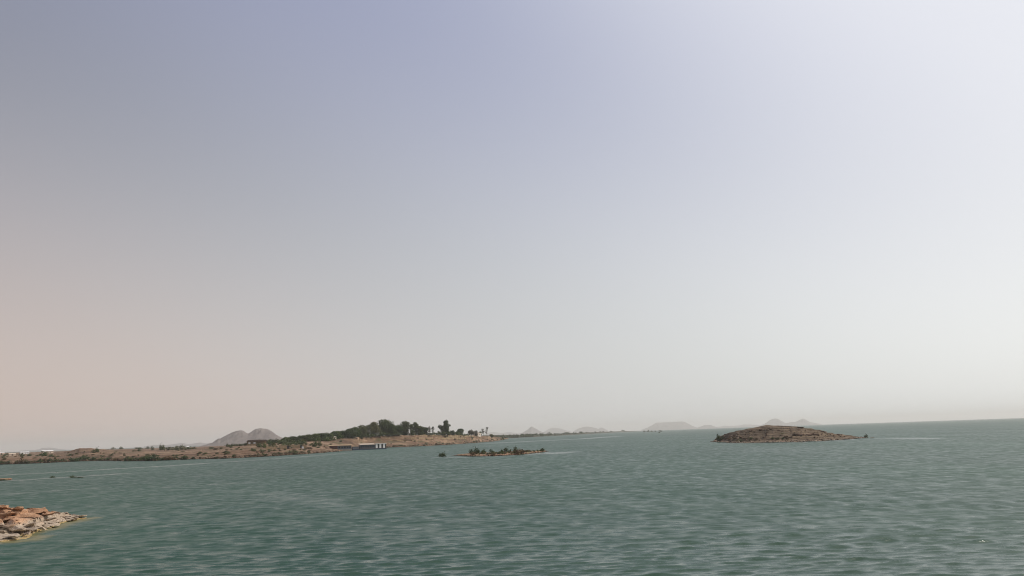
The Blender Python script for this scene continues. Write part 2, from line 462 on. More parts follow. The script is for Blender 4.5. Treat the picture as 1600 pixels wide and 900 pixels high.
# ------------------------------------------------------------------ land built in columns from the water's edge to behind its crest
class Land:
    """keys(x) -> list of (forward distance, height); rows are resampled between the keys"""
    def __init__(s, name, xs, keys, per, mat, noise, label, cat):
        cols = []
        for x in xs:
            k = keys(x)
            dd, zz = [], []
            for (a, za), (b, zb), n in zip(k[:-1], k[1:], per):
                t = np.linspace(0, 1, n, endpoint=False)
                dd.append(a + (b - a) * t); zz.append(za + (zb - za) * (t * t * (3 - 2 * t) * .5 + t * .5))
            dd.append([k[-1][0]]); zz.append([k[-1][1]])
            cols.append((np.concatenate(dd), np.concatenate(zz)))
        D = np.array([c[0] for c in cols]).T; Zk = np.array([c[1] for c in cols]).T
        s.xs = np.array(xs)
        dirx = np.array([ray(x, hy(x))[0] / ray(x, hy(x))[1] for x in xs])
        s.X = D * dirx[None, :]; s.Y = D
        s.Z = Zk + noise(s.X, s.Y, Zk, np.broadcast_to(s.xs[None, :], D.shape))
        rows, nc = D.shape
        v = np.stack([s.X, s.Y, s.Z], -1)
        q = s.X * 0
        W = np.stack([s.X, s.Y, s.Z], -1) - CAM
        wf = W @ _f
        s.py = 450 - FPX * (W @ _u) / wf
        me = np_mesh(name, v.reshape(-1, 3), grid_quads(rows, nc))
        s.obj = tag(link(name, me, mat), label, cat, kind='structure')
    def at(s, x, y):                   # first ground point in column x that shows at or above image row y
        c = int(np.clip(np.searchsorted(s.xs, x), 0, len(s.xs) - 1))
        col = s.py[:, c]
        hit = np.where((col <= y) & (s.Z[:, c] > 0))[0]
        i = hit[0] if len(hit) else int(np.argmin(np.where(s.Z[:, c] > -0.2, col, 9e9)))
        return Vector((s.X[i, c], s.Y[i, c], s.Z[i, c]))
def hy(x):                             # image row of the true horizon
    b = -(_f[2] + ((x - 800) / FPX) * _r[2]) / _u[2]
    return 450 - b * FPX
def zat(x, y, d): return P(x, y, d)[2]

SHORE = [  # x, shore y, mid y, mid distance beyond the shore, crest y, crest distance
    (-520, 748, 737, 60, 723, 2300), (-200, 734, 724, 60, 714, 2300), (0, 726, 716.5, 60, 708, 2200), (60, 724, 715.5, 60, 706.8, 2100), (100, 722, 714, 60, 706.0, 1500),
    (112, 721.5, 713, 60, 704.5, 1150), (124, 721, 712, 60, 700.8, 1000), (140, 720.5, 711, 60, 700.3, 1000), (152, 720, 711, 60, 702, 1020), (175, 720, 712, 60, 703, 1200),
    (200, 720.7, 712, 60, 702.5, 1500), (245, 720, 712, 60, 703, 1500), (295, 718, 710, 60, 701.0, 1400), (330, 717, 708, 60, 699.6, 1200), (353, 716.5, 706, 60, 697.5, 1050),
    (385, 715, 703.5, 60, 695.0, 980), (430, 712.5, 702.5, 55, 692.5, 985), (480, 709.3, 700.5, 55, 688.8, 1010), (508, 707.2, 701.8, 34, 685.6, 1060), (520, 706.2, 702.0, 34, 684.2, 1060), (548, 703.9, 700.2, 34, 683.3, 1080), (562, 701.6, 692, 60, 682.8, 1090),
    (600, 699.6, 689.5, 70, 680.5, 1110), (650, 697.6, 687.5, 75, 678.4, 1160), (700, 695.0, 686.5, 75, 678.0, 1210), (740, 692.2, 686.0, 75, 680.3, 1340), (770, 689.8, 685.8, 60, 681.9, 1500),
    (784, 687.8, 685.2, 50, 683.6, 1680), (791, 686.2, 685.3, 30, 684.9, 1860), (795, 685.4, 685.2, 15, 685.3, 1950)]
def shore_keys(x):
    ys, ym, dm, yc, dc = (interp(x, SHORE, i) for i in range(1, 6))
    ds = G(x, ys)[1] + float(fbm(x / 14.0, 2.3, 3, 21)) * 7
    dc = max(dc, ds + dm + 25)
    zc, zm = zat(x, yc, dc), zat(x, ym, ds + dm)
    zb = min(1.4, .3 * max(zm, .3) + .4)
    end = max(.0, min(1, (795 - x) / 40))
    return [(ds - 25, -2.0), (ds, 0.0), (ds + 5, zb * end), (ds + dm, zm), (dc, zc), (dc + 120, max(zc - 3, .5) if x > 350 else zc), (max(dc + 600, 3600), 6.0 * end - .6)]
def shore_noise(X, Y, Z, xs):
    n = fbm(X / 60, Y / 14, 4, 31) * 1.2 + fbm(X / 12, Y / 4, 3, 33) * .5
    a = np.clip(Z / 3.0, 0, 1) * np.where(Y > 1500, .6, 1)
    z = n * a
    # terraces cut in the slope east of the boathouse
    terr = np.clip((xs - 625) / 20, 0, 1) * np.clip((760 - xs) / 20, 0, 1) * (Z > 2)
    base = Z + n * a * .4
    st = 2.6
    k = np.floor(base / st); fr = base / st - k
    tz = (k + np.clip((fr - .62) / .25, 0, 1)) * st
    return z * (1 - terr) + terr * (tz - Z)
land = Land('shore_ground', np.concatenate([np.arange(-520, 0, 6), np.arange(0, 795.1, .8)]), shore_keys, (5, 8, 36, 46, 10, 16), M['sand'], shore_noise,
            'long brown sandy shore and low headland across the left of the lake', 'shore')

# wooded headland far behind the point and the low shores along the horizon
def strip(name, tab, depth, mat, label, seed, step=.8):
    def keys(x):
        ys, yt = interp(x, tab, 1), interp(x, tab, 2)
        ds = G(x, ys)[1]
        zt = max(zat(x, yt, ds * 1.02), .3)
        return [(ds * .985, -1.5), (ds, 0.0), (ds * 1.01, zt * .7), (ds * 1.03, zt), (ds * (1 + depth), zt * .5), (ds * (1 + depth * 1.3), -1.5)]
    def nz(X, Y, Z, xs): return fbm(X / 40, Y / 40, 3, seed) * np.clip(Z, 0, 3) * .35
    return Land(name, np.arange(tab[0][0], tab[-1][0] + .1, step), keys, (2, 5, 5, 5, 3), mat, nz, label, 'shore')
far_a = strip('far_shore', [(735, 686.5, 681.0), (780, 685.2, 679.6), (820, 683.4, 679.3), (870, 680.8, 677.6), (920, 678.0, 675.4), (960, 675.8, 674.0), (990, 674.4, 673.2), (1003, 673.8, 673.5)],
              .25, M['farland'], 'dark scrubby low shore behind the tip of the headland', 51)
strip('far_shore', [(960, 673.2, 671.2), (1010, 671.4, 669.6), (1060, 669.7, 668.0), (1110, 668.0, 666.3), (1180, 665.8, 663.8), (1260, 663.1, 660.8), (1300, 661.8, 659.8), (1350, 660.1, 659.0)],
      .2, M['farland'], 'faint hazy low shore behind the rocky island', 53)

# ------------------------------------------------------------------ mountains in the haze
def mountain(pts, d, depth, label, seed):
    xs = np.arange(pts[0][0], pts[-1][0] + .01, max(.2, (pts[-1][0] - pts[0][0]) / 170))
    n = 44
    yc = np.interp(xs, [p[0] for p in pts], [p[1] for p in pts]) + fbm(xs / 2.5, xs * 0 + seed, 3, seed) * .5
    zc = np.array([max(zat(x, y, d), .5) for x, y in zip(xs, yc)])
    gx = np.array([P(x, hy(x), d)[0] for x in xs])
    t = np.linspace(-1, 1, n)[:, None]
    dd = d + t * depth + 0 * gx[None, :]
    X = gx[None, :] * (dd / d)
    z = zc[None, :] * (1 - np.abs(t)) ** 1.15
    g = 1 - np.abs(fbm(X / (depth * .16), dd / (depth * .5), 4, seed)) * 1.6
    z = z + zc[None, :] * .62 * (g - .72) * np.minimum(1, 4 * np.abs(t)) * (1 - np.abs(t)) - 2.5 * np.abs(t) ** 8
    me = np_mesh('mountain', np.stack([X, dd, z], -1).reshape(-1, 3), grid_quads(n, len(xs)))
    return tag(link('mountain', me, M['mountain']), label, 'mountain', kind='structure')
mountain([(312, 697), (322, 694.5), (331, 692), (337, 687.5), (341, 684.6), (344, 685), (352, 680.5), (362, 675), (369, 672.4), (374, 671.8), (380, 673), (387, 677.2), (391, 675), (396, 671.3), (400, 669.4), (408, 669), (414, 669.6), (420, 671.2), (427, 675.5), (434, 680), (440, 683.5), (448, 688), (456, 691)],
         5200, 560, 'twin-peaked grey mountain behind the left shore', 61)
mountain([(30, 704), (58, 702.5), (66, 700), (76, 699.3), (86, 700), (94, 702), (110, 702.5)], 19000, 1700, 'faint low hill behind the white sheds at far left', 62)
mountain([(225, 697.5), (245, 694.8), (262, 695), (283, 692.2), (296, 693.8), (312, 691.2), (322, 692.5), (335, 691), (350, 694)], 17000, 1700, 'faint row of low hills left of the twin peaks', 63)
mountain([(752, 680), (764, 675.6), (771, 674.6), (782, 676.3), (796, 675.2), (806, 676.6), (815, 678)], 25000, 2000, 'very faint low ridge behind the headland tip', 64)
mountain([(806, 678.5), (815, 676.5), (820, 674), (825, 670.6), (829, 667), (831, 665.8), (833.5, 667.2), (838, 670), (845, 673.6), (852, 675.5), (862, 677)], 19000, 1300, 'small pointed pyramid-shaped hill above the far shore', 65)
mountain([(848, 676.5), (856, 671), (863, 667.4), (868, 668), (876, 669.4), (884, 672), (893, 674.5)], 26000, 2000, 'pale rounded hill right of the pyramid-shaped hill', 66)
mountain([(896, 674), (903, 669.8), (910, 667.2), (917, 666), (926, 667), (932, 668.6), (935.5, 670.6), (938, 668.4), (940, 667.4), (943, 669), (950, 672.5)], 24000, 1800, 'pale hill with a small knob on its right end', 67)
mountain([(1002, 671.5), (1012, 668), (1020, 663.6), (1025, 660.4), (1036, 659.4), (1048, 659.6), (1058, 658.6), (1069, 658.2), (1074, 660), (1080, 664.2), (1087, 667.3), (1094, 669)], 23500, 1800, 'pale flat-topped table mountain near the middle of the horizon', 68)
mountain([(1088, 668.6), (1095, 666.4), (1101, 664.2), (1107, 663.4), (1111, 663.8), (1116, 666), (1122, 668)], 21500, 1400, 'small low hill just right of the table mountain', 69)
mountain([(1118, 667.5), (1132, 665), (1148, 665.4), (1164, 663), (1180, 663.4), (1192, 664.5)], 26000, 2000, 'faint low ridge behind the left end of the rocky island', 70)
mountain([(1186, 665.5), (1196, 661), (1202, 657), (1207, 654.4), (1212, 653.6), (1217, 654.4), (1222, 657.6), (1227, 660.5), (1236, 663.5)], 20500, 1400, 'hazy domed hill behind the top of the rocky island', 71)
mountain([(1224, 662.5), (1234, 660), (1244, 658.8), (1250, 655.6), (1255, 653.4), (1259, 655), (1265, 658.6), (1274, 661), (1284, 662.6)], 21500, 1400, 'hazy pointed hill behind the right slope of the rocky island', 72)

# ------------------------------------------------------------------ rocky island on the right
ISL = [(1108, 690.6, 690.6), (1112, 690.6, 689.6), (1117, 690.9, 684.5), (1122, 691.2, 681.6), (1130, 691.5, 678.8), (1140, 692.0, 675.4), (1150, 692.2, 672.6), (1160, 692.2, 670.9), (1170, 692.2, 669.5), (1182, 692, 667.4),
       (1192, 691.8, 665.0), (1199, 691.7, 664.2), (1208, 691.6, 664.6), (1225, 691.2, 665.3), (1245, 690.6, 666.0), (1254, 690.3, 667.2), (1262, 690.0, 669.2), (1272, 689.6, 671.3), (1282, 689.1, 672.9),
       (1290, 688.6, 675.0), (1300, 688.0, 677.2), (1315, 687.1, 678.7), (1326, 686.3, 680.3), (1338, 685.3, 682.4), (1348, 684.4, 683.6), (1354, 683.9, 683.9)]
def isl_keys(x):
    ys, yc = interp(x, ISL, 1), interp(x, ISL, 2)
    ds = G(x, ys)[1] + float(fbm(x / 9.0, .7, 3, 81)) * 2.2
    h = max((ys - yc) / 28.0, .02)
    dc = ds + 8 + 38 * h
    zc = max(zat(x, yc, dc), .02)
    return [(ds - 12, -2.0), (ds, 0), (ds + 3 + 5 * h, min(1.0, zc * .35)), (ds + 10 + 10 * h if dc > ds + 14 + 10 * h else (ds + 3 + 5 * h + dc) / 2, max(zc * .42, min(1.0, zc * .4))),
            (dc, zc), (dc + 20 + 30 * h, zc * .6), (dc + 40 + 60 * h, -1.5)]
def isl_noise(X, Y, Z, xs):
    a = np.clip(Z / 2.0, 0, 1)
    n = fbm(X / 26, Y / 6, 4, 83) * .9 + fbm(X / 5, Y / 1.6, 3, 85) * .4
    base = Z + n * a * .7
    st = 1.3
    k = np.floor(base / st); fr = base / st - k
    tz = (k + np.clip((fr - .55) / .4, 0, 1)) * st
    near_crest = np.clip((Z - 9.5) / 2.0, 0, 1)
    return (.6 * (tz - Z) + .4 * n) * a * (1 - .75 * near_crest)
island = Land('rocky_island', np.arange(1108, 1354.1, .35), isl_keys, (5, 14, 20, 90, 16, 8), M['island'], isl_noise,
              'dark brown rocky island with a rounded top in the right half', 'island')

# ------------------------------------------------------------------ low bushy islet in the middle
ISLT = [(704, 711.4, 711.4), (710, 711.9, 711.0), (722, 712.8, 710.0), (735, 713.3, 708.4), (750, 713.2, 707.6), (770, 712.6, 707.2), (790, 711.7, 706.4), (808, 710.8, 705.4), (822, 709.4, 704.6), (834, 708.2, 704.6),
        (846, 706.8, 703.6), (853, 705.7, 704.6), (857, 705.2, 705.1)]
def islt_keys(x):
    ys, yc = interp(x, ISLT, 1), interp(x, ISLT, 2)
    ds = G(x, ys)[1] + float(fbm(x / 6.0, 3.7, 3, 91)) * 1.6
    h = max((ys - yc) / 5.5, .03)
    dc = ds + 3 + 16 * h
    zc = max(zat(x, yc, dc), .03)
    return [(ds - 8, -1.2), (ds, 0), (ds + .5 + 1.6 * h, zc * .5), (dc, zc), (dc + 12 * h + 1, zc * .8), (dc + 26 * h + 4, -1.0)]
def islt_noise(X, Y, Z, xs):
    return (fbm(X / 4, Y / 4, 4, 93) * .45 + fbm(X / 1.2, Y / 1.2, 2, 95) * .2) * np.clip(Z / .6, 0, 1)
islet = Land('low_islet', np.arange(704, 857.1, .4), islt_keys, (4, 8, 24, 8, 6), M['islet'], islt_noise,
             'low flat strip of reddish earth in the middle of the lake', 'islet')

# ------------------------------------------------------------------ rocks
def rock_mesh(seed, flat=.5, n=9):
    r = np.random.RandomState(seed)
    import bmesh
    bm = bmesh.new()
    for i in range(n + 5):
        v = r.normal(size=3); v /= np.linalg.norm(v)
        v = np.sign(v) * np.abs(v) ** .6
        bm.verts.new((v[0] * .55, v[1] * .5, v[2] * .5 * flat))
    res = bmesh.ops.convex_hull(bm, input=bm.verts)
    bmesh.ops.delete(bm, geom=[g for g in res['geom_interior'] + res['geom_unused'] if isinstance(g, bmesh.types.BMVert)], context='VERTS')
    me = bpy.data.meshes.new('rock'); bm.to_mesh(me); bm.free()
    return me

# ------------------------------------------------------------------ foreground rock spit
def spit_mat(name, cols):
    t = NT(name); p = t.pos()
    n1 = t.noise(p, .45, 5, .6); n2 = t.noise(p, 2.2, 5, .65); n3 = t.noise(p, 9, 3, .6)
    z = t.n('ShaderNodeSeparateXYZ', {0: p}).outputs[2]
    oi = t.n('ShaderNodeObjectInfo').outputs['Random']
    c = t.ramp(t.math('ADD', t.math('MULTIPLY', n1, .6), t.math('MULTIPLY', n2, .4)), [(.35, cols[0]), (.5, cols[1]), (.64, cols[2])])
    zz = t.math('ADD', z, t.math('MULTIPLY', t.math('SUBTRACT', n1, .5), 1.4))
    pale = t.ramp(n2, [(.3, (.24, .175, .125)), (.65, (.48, .40, .31))])
    c = t.mix(t.maprange(zz, 1.75, 1.25), c, pale)                        # mineral crust left by a higher water level
    algae = t.ramp(n2, [(.3, (.26, .18, .07)), (.7, (.42, .32, .15))])
    za = t.math('ADD', z, t.math('MULTIPLY', t.math('SUBTRACT', n2, .5), .3))
    c = t.mix(t.maprange(za, .26, .12), c, algae)
    c = t.mix(.8, c, t.ramp(n3, [(.3, g3(.5)), (.62, g3(1.15))]), 'MULTIPLY')
    c = t.mix(1.0, c, t.ramp(oi, [(0, (.6, .56, .53)), (.5, (1, .98, .95)), (1, (1.15, 1.1, 1.05))]), 'MULTIPLY')
    t.l(c, t.b.inputs['Base Color']); t.b.inputs['Roughness'].default_value = .88
    t.l(t.bump(t.math('ADD', n2, t.math('MULTIPLY', n3, .4)), .7, .25), t.b.inputs['Normal'])
    return t.m
M['spit'] = spit_mat('spit_rock', [(.22, .11, .06), (.38, .215, .12), (.52, .325, .20)])
SPT = [  # x, front shore y, crest y, crest height
    (-140, 872, 780, 5.0), (-60, 858, 783, 4.3), (0, 847.5, 789.5, 3.5), (20, 846, 791.5, 3.2), (45, 843, 793, 2.8), (56, 840.5, 793.8, 2.6), (63, 833, 794.4, 2.5), (76, 827.5, 795.6, 2.2),
    (88, 824.5, 798.4, 1.7), (96, 820, 799.4, 1.45), (106, 817, 800.4, 1.2), (118, 814, 801.8, .95), (126, 812.2, 804.0, .65), (133, 811, 806.3, .42), (139, 810.2, 808.4, .2), (143, 809.6, 809.3, .04)]
def gd(x, y, z): return G(x, y, z)[1]
def spt_keys(x):
    ys, yc, zc = (interp(x, SPT, i) for i in (1, 2, 3))
    ds = gd(x, ys, 0); dc = max(gd(x, yc, zc), ds + 1.0)
    shelf = float(np.clip((58 - x) / 10, 0, 1))
    return [(ds - 4, -1.2), (ds, -.02), (ds + .35, .28 * min(1, zc)), (ds + (dc - ds) * .26, (.42 + .3 * (1 - shelf)) * min(1, zc)), (ds + (dc - ds) * .42, zc * .45), (ds + (dc - ds) * .7, zc * .72), (dc, zc), (dc + 1.2 * zc + .3, zc * .45), (dc + 2.2 * zc + .6, -1.0)]
CLEFT = [tuple(gpts([(-30, 797), (34, 838)])[0]), tuple(G(18, 824, 1.0)[:2]), tuple(G(36, 838, .2)[:2])]
CLEFT[0] = tuple(G(-30, 794, 2.6)[:2])
def spt_noise(X, Y, Z, xs):
    a = np.clip(Z / .5, 0, 1)
    n = fbm(X / 3.0, Y / 3.0, 4, 111) * .35 + fbm(X / .8, Y / .8, 3, 113) * .12
    base = Z + .22 * (X * .5 + Y * .25) % 1e9 + n          # beds dipping along the spit
    st = .8
    k = np.floor(base / st); fr = base / st - k
    tz = (k + np.clip((fr - .74) / .2, 0, 1)) * st - (base - Z - n)
    z = .75 * (tz - Z) + .35 * n
    c = polyline_dist(X, Y, CLEFT)
    return z * a - np.clip(1.0 - c / .75, 0, 1) * np.clip(Z * .7, 0, 1.3)
spit = Land('rocky_spit', np.arange(-140, 143.1, .5), spt_keys, (3, 4, 14, 12, 20, 22, 8, 4), M['spit'], spt_noise, 'pale and orange rock spit at the lower left edge', 'rock')
for p_ in spit.obj.data.polygons: p_.use_smooth = False
slabs = [rock_mesh(200 + i, .2 if i < 6 else .45, 7) for i in range(10)]
for me in slabs: me.materials.append(M['spit'])
SRX, SRY = [], []
for i in range(250):
    x = rnd.uniform(-60, 136)
    ys, yc = interp(x, SPT, 1), interp(x, SPT, 2)
    y = ys - (ys - yc) * rnd.uniform(.04, .98) ** 1.1
    p = spit.at(x, y)
    big = rnd.random()
    s = (.42 + 2.2 * big ** 3.0) * (1.0 if x < 90 else .65)
    o = link('rock_slab', slabs[rnd.randrange(6) if big > .25 else 6 + rnd.randrange(4)], None, spit.obj)
    o.location = p + Vector((0, 0, s * .13))
    o.scale = (s * rnd.uniform(1.0, 1.7), s * rnd.uniform(.8, 1.2), s * rnd.uniform(.9, 1.5))
    o.rotation_euler = (rnd.uniform(-.16, .10), rnd.uniform(-.05, .26), rnd.uniform(-.5, .5) + (math.pi if rnd.random() < .5 else 0))

# a lone dark rock awash at the left frame edge, and the stones of the rocky island
def lone_rock(px, py, w, h, label, seed, mat):
    g = G(px, py)
    me = rock_mesh(seed, .8, 14); me.materials.append(mat)
    o = link('awash_rock', me)
    o.location = (g[0], g[1], h * .15); o.scale = (w, w * .6, h)
    return tag(o, label, 'rock')
lone_rock(1, 750.5, 9, 1.6, 'dark reddish rock awash at the left frame edge', 301, M['islet'])
lone_rock(1363, 684.6, 3.2, 1.0, 'tiny rock awash just right of the rocky island', 303, M['island'])

M['boulder'] = ground_mat('boulder_rock', [(.07, .043, .03), (.13, .082, .056), (.23, .155, .108)], pale=(.34, .27, .2), pale_z=(.2, .9), scale=.5, bump=.7)
boul = [rock_mesh(320 + i, .75, 12) for i in range(6)]
for me in boul: me.materials.append(M['boulder'])
for (x, y, w, h) in [(1244, 680, 7.5, 1.7), (1252, 680, 5, 1.5), (1262, 680.5, 5, 2.0), (1268, 679.6, 4.5, 1.8), (1274, 680, 4.5, 1.9), (1282, 674, 4, .8), (1287, 675, 3, .8), (1308, 679, 3.5, .8), (1250, 668, 5, .7),
                     (1126, 684, 2.5, 1.2), (1140, 683, 3, 1.4), (1147, 681, 2.6, 1.2), (1156, 684, 3, 1.5), (1172, 673.5, 3, 1.0), (1188, 672, 3, .9), (1204, 671, 3.4, .8), (1216, 673, 2.6, .8), (1180, 679, 2.5, 1.0),
                     (1196, 678, 3, .8), (1212, 685, 2.6, 1.0), (1226, 683, 3, 1.3), (1232, 684, 2.5, 1.1), (1165, 686, 3, 1.2), (1300, 683, 3, .8), (1316, 682, 3, .7), (1330, 683.4, 2.4, .5), (1236, 672, 2.5, .6)]:
    p = island.at(x, y)
    o = link('boulder', boul[rnd.randrange(6)], None, island.obj)
    o.location = p + Vector((0, 0, h * .2)); o.scale = (w, w * .7, h * 1.3); o.rotation_euler = (0, rnd.uniform(-.1, .1), rnd.uniform(-.4, .4))
ledges = [rock_mesh(340 + i, .28, 8) for i in range(5)]
M['ledge'] = ground_mat('ledge_rock', [(.13, .09, .065), (.25, .18, .135), (.40, .31, .24)], scale=.4, bump=.6)
for me in ledges: me.materials.append(M['ledge'])
for i in range(60):
    x = rnd.uniform(1116, 1346) if i < 34 else rnd.uniform(1255, 1346)
    a_, b_ = interp(x, ISL, 1), interp(x, ISL, 2)
    p = island.at(x, a_ - .4 - min(3.0, (a_ - b_) * .5) * rnd.random() ** 1.5)
    o = link('rock_ledge', ledges[rnd.randrange(5)], None, island.obj)
    w = rnd.uniform(1.6, 5.0)
    o.location = p + Vector((0, 0, .12)); o.scale = (w, w * .6, w * rnd.uniform(.35, .7)); o.rotation_euler = (rnd.uniform(-.1, .1), rnd.uniform(-.08, .08), rnd.uniform(-.4, .4))
def rubble(name, lnd, picks, mat, smin, smax, label, seed):
    r = np.random.RandomState(seed)
    base = [rock_mesh(400 + i, .7, 5) for i in range(4)]
    V, F = [], []
    for (x, y) in picks:
        p = lnd.at(x, y)
        me = base[r.randint(4)]
        s = smin + (smax - smin) * r.rand() ** 2.5
        a = r.rand() * 6.28; ca, sa = math.cos(a), math.sin(a)
        b = len(V)
        sx = s * r.uniform(.8, 1.5)
        for v in me.vertices:
            X, Y = v.co.x * sx, v.co.y * s
            V.append((p.x + X * ca - Y * sa, p.y + X * sa + Y * ca, p.z + v.co.z * s + s * .12))
        for f in me.polygons: F.append(tuple(b + i for i in f.vertices))
    me = bpy.data.meshes.new(name); me.from_pydata(V, [], F); me.update()
    return tag(link(name, me, mat), label, 'rubble', kind='stuff')
pk = []
for i in range(300):
    x = rnd.uniform(1113, 1350); a, b = interp(x, ISL, 1), interp(x, ISL, 2)
    pk.append((x, a - (a - b) * .86 * rnd.random()))
rubble('island_stones', island, pk, M['boulder'], .3, 1.5, 'loose brown stones strewn over the rocky island', 5)
pk = []
for i in range(260):
    x = rnd.uniform(1113, 1350); a, b = interp(x, ISL, 1), interp(x, ISL, 2)
    pk.append((x, a - min(.9, (a - b) * .2) * rnd.random()))
M['palestone'] = ground_mat('pale_stone', [(.24, .17, .12), (.38, .30, .23), (.50, .42, .34)], scale=.6, bump=.6)
rubble('waterline_stones', island, pk, M['palestone'], .4, 1.7, 'pale stones along the waterline of the rocky island', 6)
pk = []
for i in range(1500):
    x = rnd.uniform(0, 790); a, b = interp(x, SHORE, 1), interp(x, SHORE, 2)
    pk.append((x, a - .2 - min(2.4, (a - b) * .35) * rnd.random() ** 1.6))
M['shorestone'] = ground_mat('shore_stone', [(.06, .036, .024), (.13, .083, .055), (.27, .19, .135)], scale=.3, bump=.6)
rubble('shore_stones', land, pk, M['shorestone'], .6, 3.2, 'brown stones strewn along the edge of the long left shore', 7)
pk = [(rnd.uniform(708, 853), 0) for i in range(160)]
pk = [(x, interp(x, ISLT, 1) - .15 - rnd.random() * 1.3) for x, _ in pk]
rubble('islet_stones', islet, pk, M['shorestone'], .25, 1.0, 'small stones along the edge of the low islet', 8)

# ------------------------------------------------------------------ trees and shrubs
def leaves(lobes, n, size, r, shell=.55):
    """lobes: (cx, cy, cz, rx, ry, rz, weight). quads scattered in the outer part of every lobe"""
    V = np.empty((n * 4, 3)); w = np.array([l[6] for l in lobes], float); w /= w.sum()
    pick = r.choice(len(lobes), n, p=w)
    L = np.array([l[:6] for l in lobes])[pick]
    d = r.normal(size=(n, 3)); d /= np.linalg.norm(d, axis=1)[:, None]
    rad = shell + (1.08 - shell) * r.rand(n) ** .7
    c = L[:, :3] + d * L[:, 3:6] * rad[:, None]
    nrm = d * .6 + r.normal(size=(n, 3)) * .6; nrm[:, 2] += .25; nrm /= np.linalg.norm(nrm, axis=1)[:, None]
    a = np.cross(nrm, r.normal(size=(n, 3))); a /= np.linalg.norm(a, axis=1)[:, None]
    b = np.cross(nrm, a)
    s = size * r.uniform(.6, 1.4, n)[:, None]; k = r.uniform(.45, .8, n)[:, None]
    c = c + r.normal(size=(n, 3)) * size * .9
    V[0::4] = c - a * s; V[1::4] = c + b * s * k; V[2::4] = c + a * s; V[3::4] = c - b * s * k
    return V
def crown_mesh(lobes, n, size, seed, mat, shell=.55):
    r = np.random.RandomState(seed)
    V = leaves(lobes, n, size, r, shell)
    me = np_mesh('crown', V, np.arange(n * 4).reshape(-1, 4), False)
    me.materials.append(mat)
    return me
def make_lobes(W, H, h0, n, r, spread=1.0, lobe=.34):
    out = []
    for i in range(n):
        a = r.rand() * 6.28; t = r.rand()
        z = h0 + (H - h0) * (.16 + .68 * t)
        prof = math.sin(math.pi * min(1, .22 + .72 * t)) ** .7
        q = W * .5 * (1 - lobe) * prof * math.sqrt(r.rand()) * spread
        s = W * lobe * r.uniform(.6, 1.1)
        out.append((q * math.cos(a), q * math.sin(a), z, s, s, min(s * r.uniform(.7, 1.0), (H - z) * .95 + .3), s * s))
    return out
def tree(base, W, H, label, mat, seed, trunk=.3, nl=12, leaf=.56, dens=1.15, lobe=.34, lobes=None, bark='bark', group=None, name='tree', shell=.5, spread=1.0):
    r = np.random.RandomState(seed)
    root = empty(name, base - Vector((0, 0, .25)))
    tag(root, label, 'tree', group)
    h0 = H * trunk
    if lobes is None: lobes = make_lobes(W, H, h0, nl, r, spread, lobe)
    mb = MB()
    tr = max(.12, W * .028)
    top = (r.uniform(-.05, .05) * W, r.uniform(-.05, .05) * W, h0 + (H - h0) * .55)
    mb.tube([(0, 0, 0), (top[0] * .4, top[1] * .4, h0 * .6 + .3), top], [tr * 1.5, tr, tr * .35], 7)
    link('trunk', mb.mesh('trunk'), M[bark], root)
    lm = MB()
    for l in lobes[:9]:
        s0 = .35 + .4 * r.rand()
        st = (top[0] * s0, top[1] * s0, max(h0 * .5, top[2] * s0 * .8))
        mid = tuple((st[i] + l[i]) / 2 + (0, 0, -.06 * H)[i] for i in range(3))
        lm.tube([st, mid, l[:3]], [tr * .55, tr * .4, tr * .15], 5)
    link('limbs', lm.mesh('limbs'), M[bark], root)
    area = sum(l[3] * l[5] for l in lobes)
    n = int(min(6500, max(300, dens * 11.0 * area / (leaf * leaf))))
    link('crown', crown_mesh(lobes, n, leaf, seed + 5, mat, shell), None, root)
    return root
def px_tree(x, yb, yt, w, label, mat, seed, dpx=0, **kw):
    b = land.at(x, yb)
    s = (b.y) / FPX
    pb = proj(b)[1]
    return tree(b, w * s * 1.22, max((pb - yt) * s, 1.0) * 1.04, label, mat, seed, **kw)

D_, MI, OL, GR, DR = M['leaf_dark'], M['leaf_mid'], M['leaf_olive'], M['leaf_grey'], M['leaf_dry']
# the grove on the headland, left to right
px_tree(527, 684, 674.8, 13, 'low spreading tree at the left end of the grove', MI, 501, trunk=.12, nl=10)
px_tree(538, 684, 673.8, 13, 'dark rounded tree second from the left in the grove', D_, 502, trunk=.1, nl=10)
px_tree(547, 684, 671.2, 15, 'broad dark tree between the low trees and the airy grey-green tree', D_, 503, trunk=.1, nl=14)
px_tree(556, 684.5, 668.4, 12, 'dark tree with uneven top just left of the airy grey-green tree', MI, 504, trunk=.1, nl=12)
px_tree(565, 683.5, 664.8, 13, 'airy grey-green tree with loose top left of the grove centre', OL, 505, trunk=.1, nl=15, dens=.75, lobe=.3)
px_tree(575, 682.5, 663.2, 10, 'loose tree between the airy tree and the tall grey-green one', OL, 506, trunk=.08, nl=12, dens=.8, lobe=.28)
px_tree(583, 682.0, 660.8, 15, 'tall grey-green tree just left of the biggest tree', OL, 507, trunk=.08, nl=20, dens=.85, lobe=.29)
px_tree(602, 680.5, 657.0, 25, 'biggest tree of the grove with a broad domed crown', D_, 508, trunk=.04, nl=34, lobe=.27, leaf=.78)
px_tree(613, 680.5, 662.5, 13, 'lower dark tree against the right side of the biggest tree', D_, 509, trunk=.12, nl=9)
px_tree(622, 679.5, 664.8, 13, 'low tree filling the gap right of the biggest tree', MI, 510, trunk=.1, nl=8)
px_tree(633, 679.0, 659.6, 14, 'tall loose tree with a flat top right of the grove centre', OL, 511, trunk=.1, nl=19, dens=.9, lobe=.28)
px_tree(643, 678.8, 663.2, 6, 'thin spindly tree, left one of a close pair', D_, 512, trunk=.08, nl=7, lobe=.42)
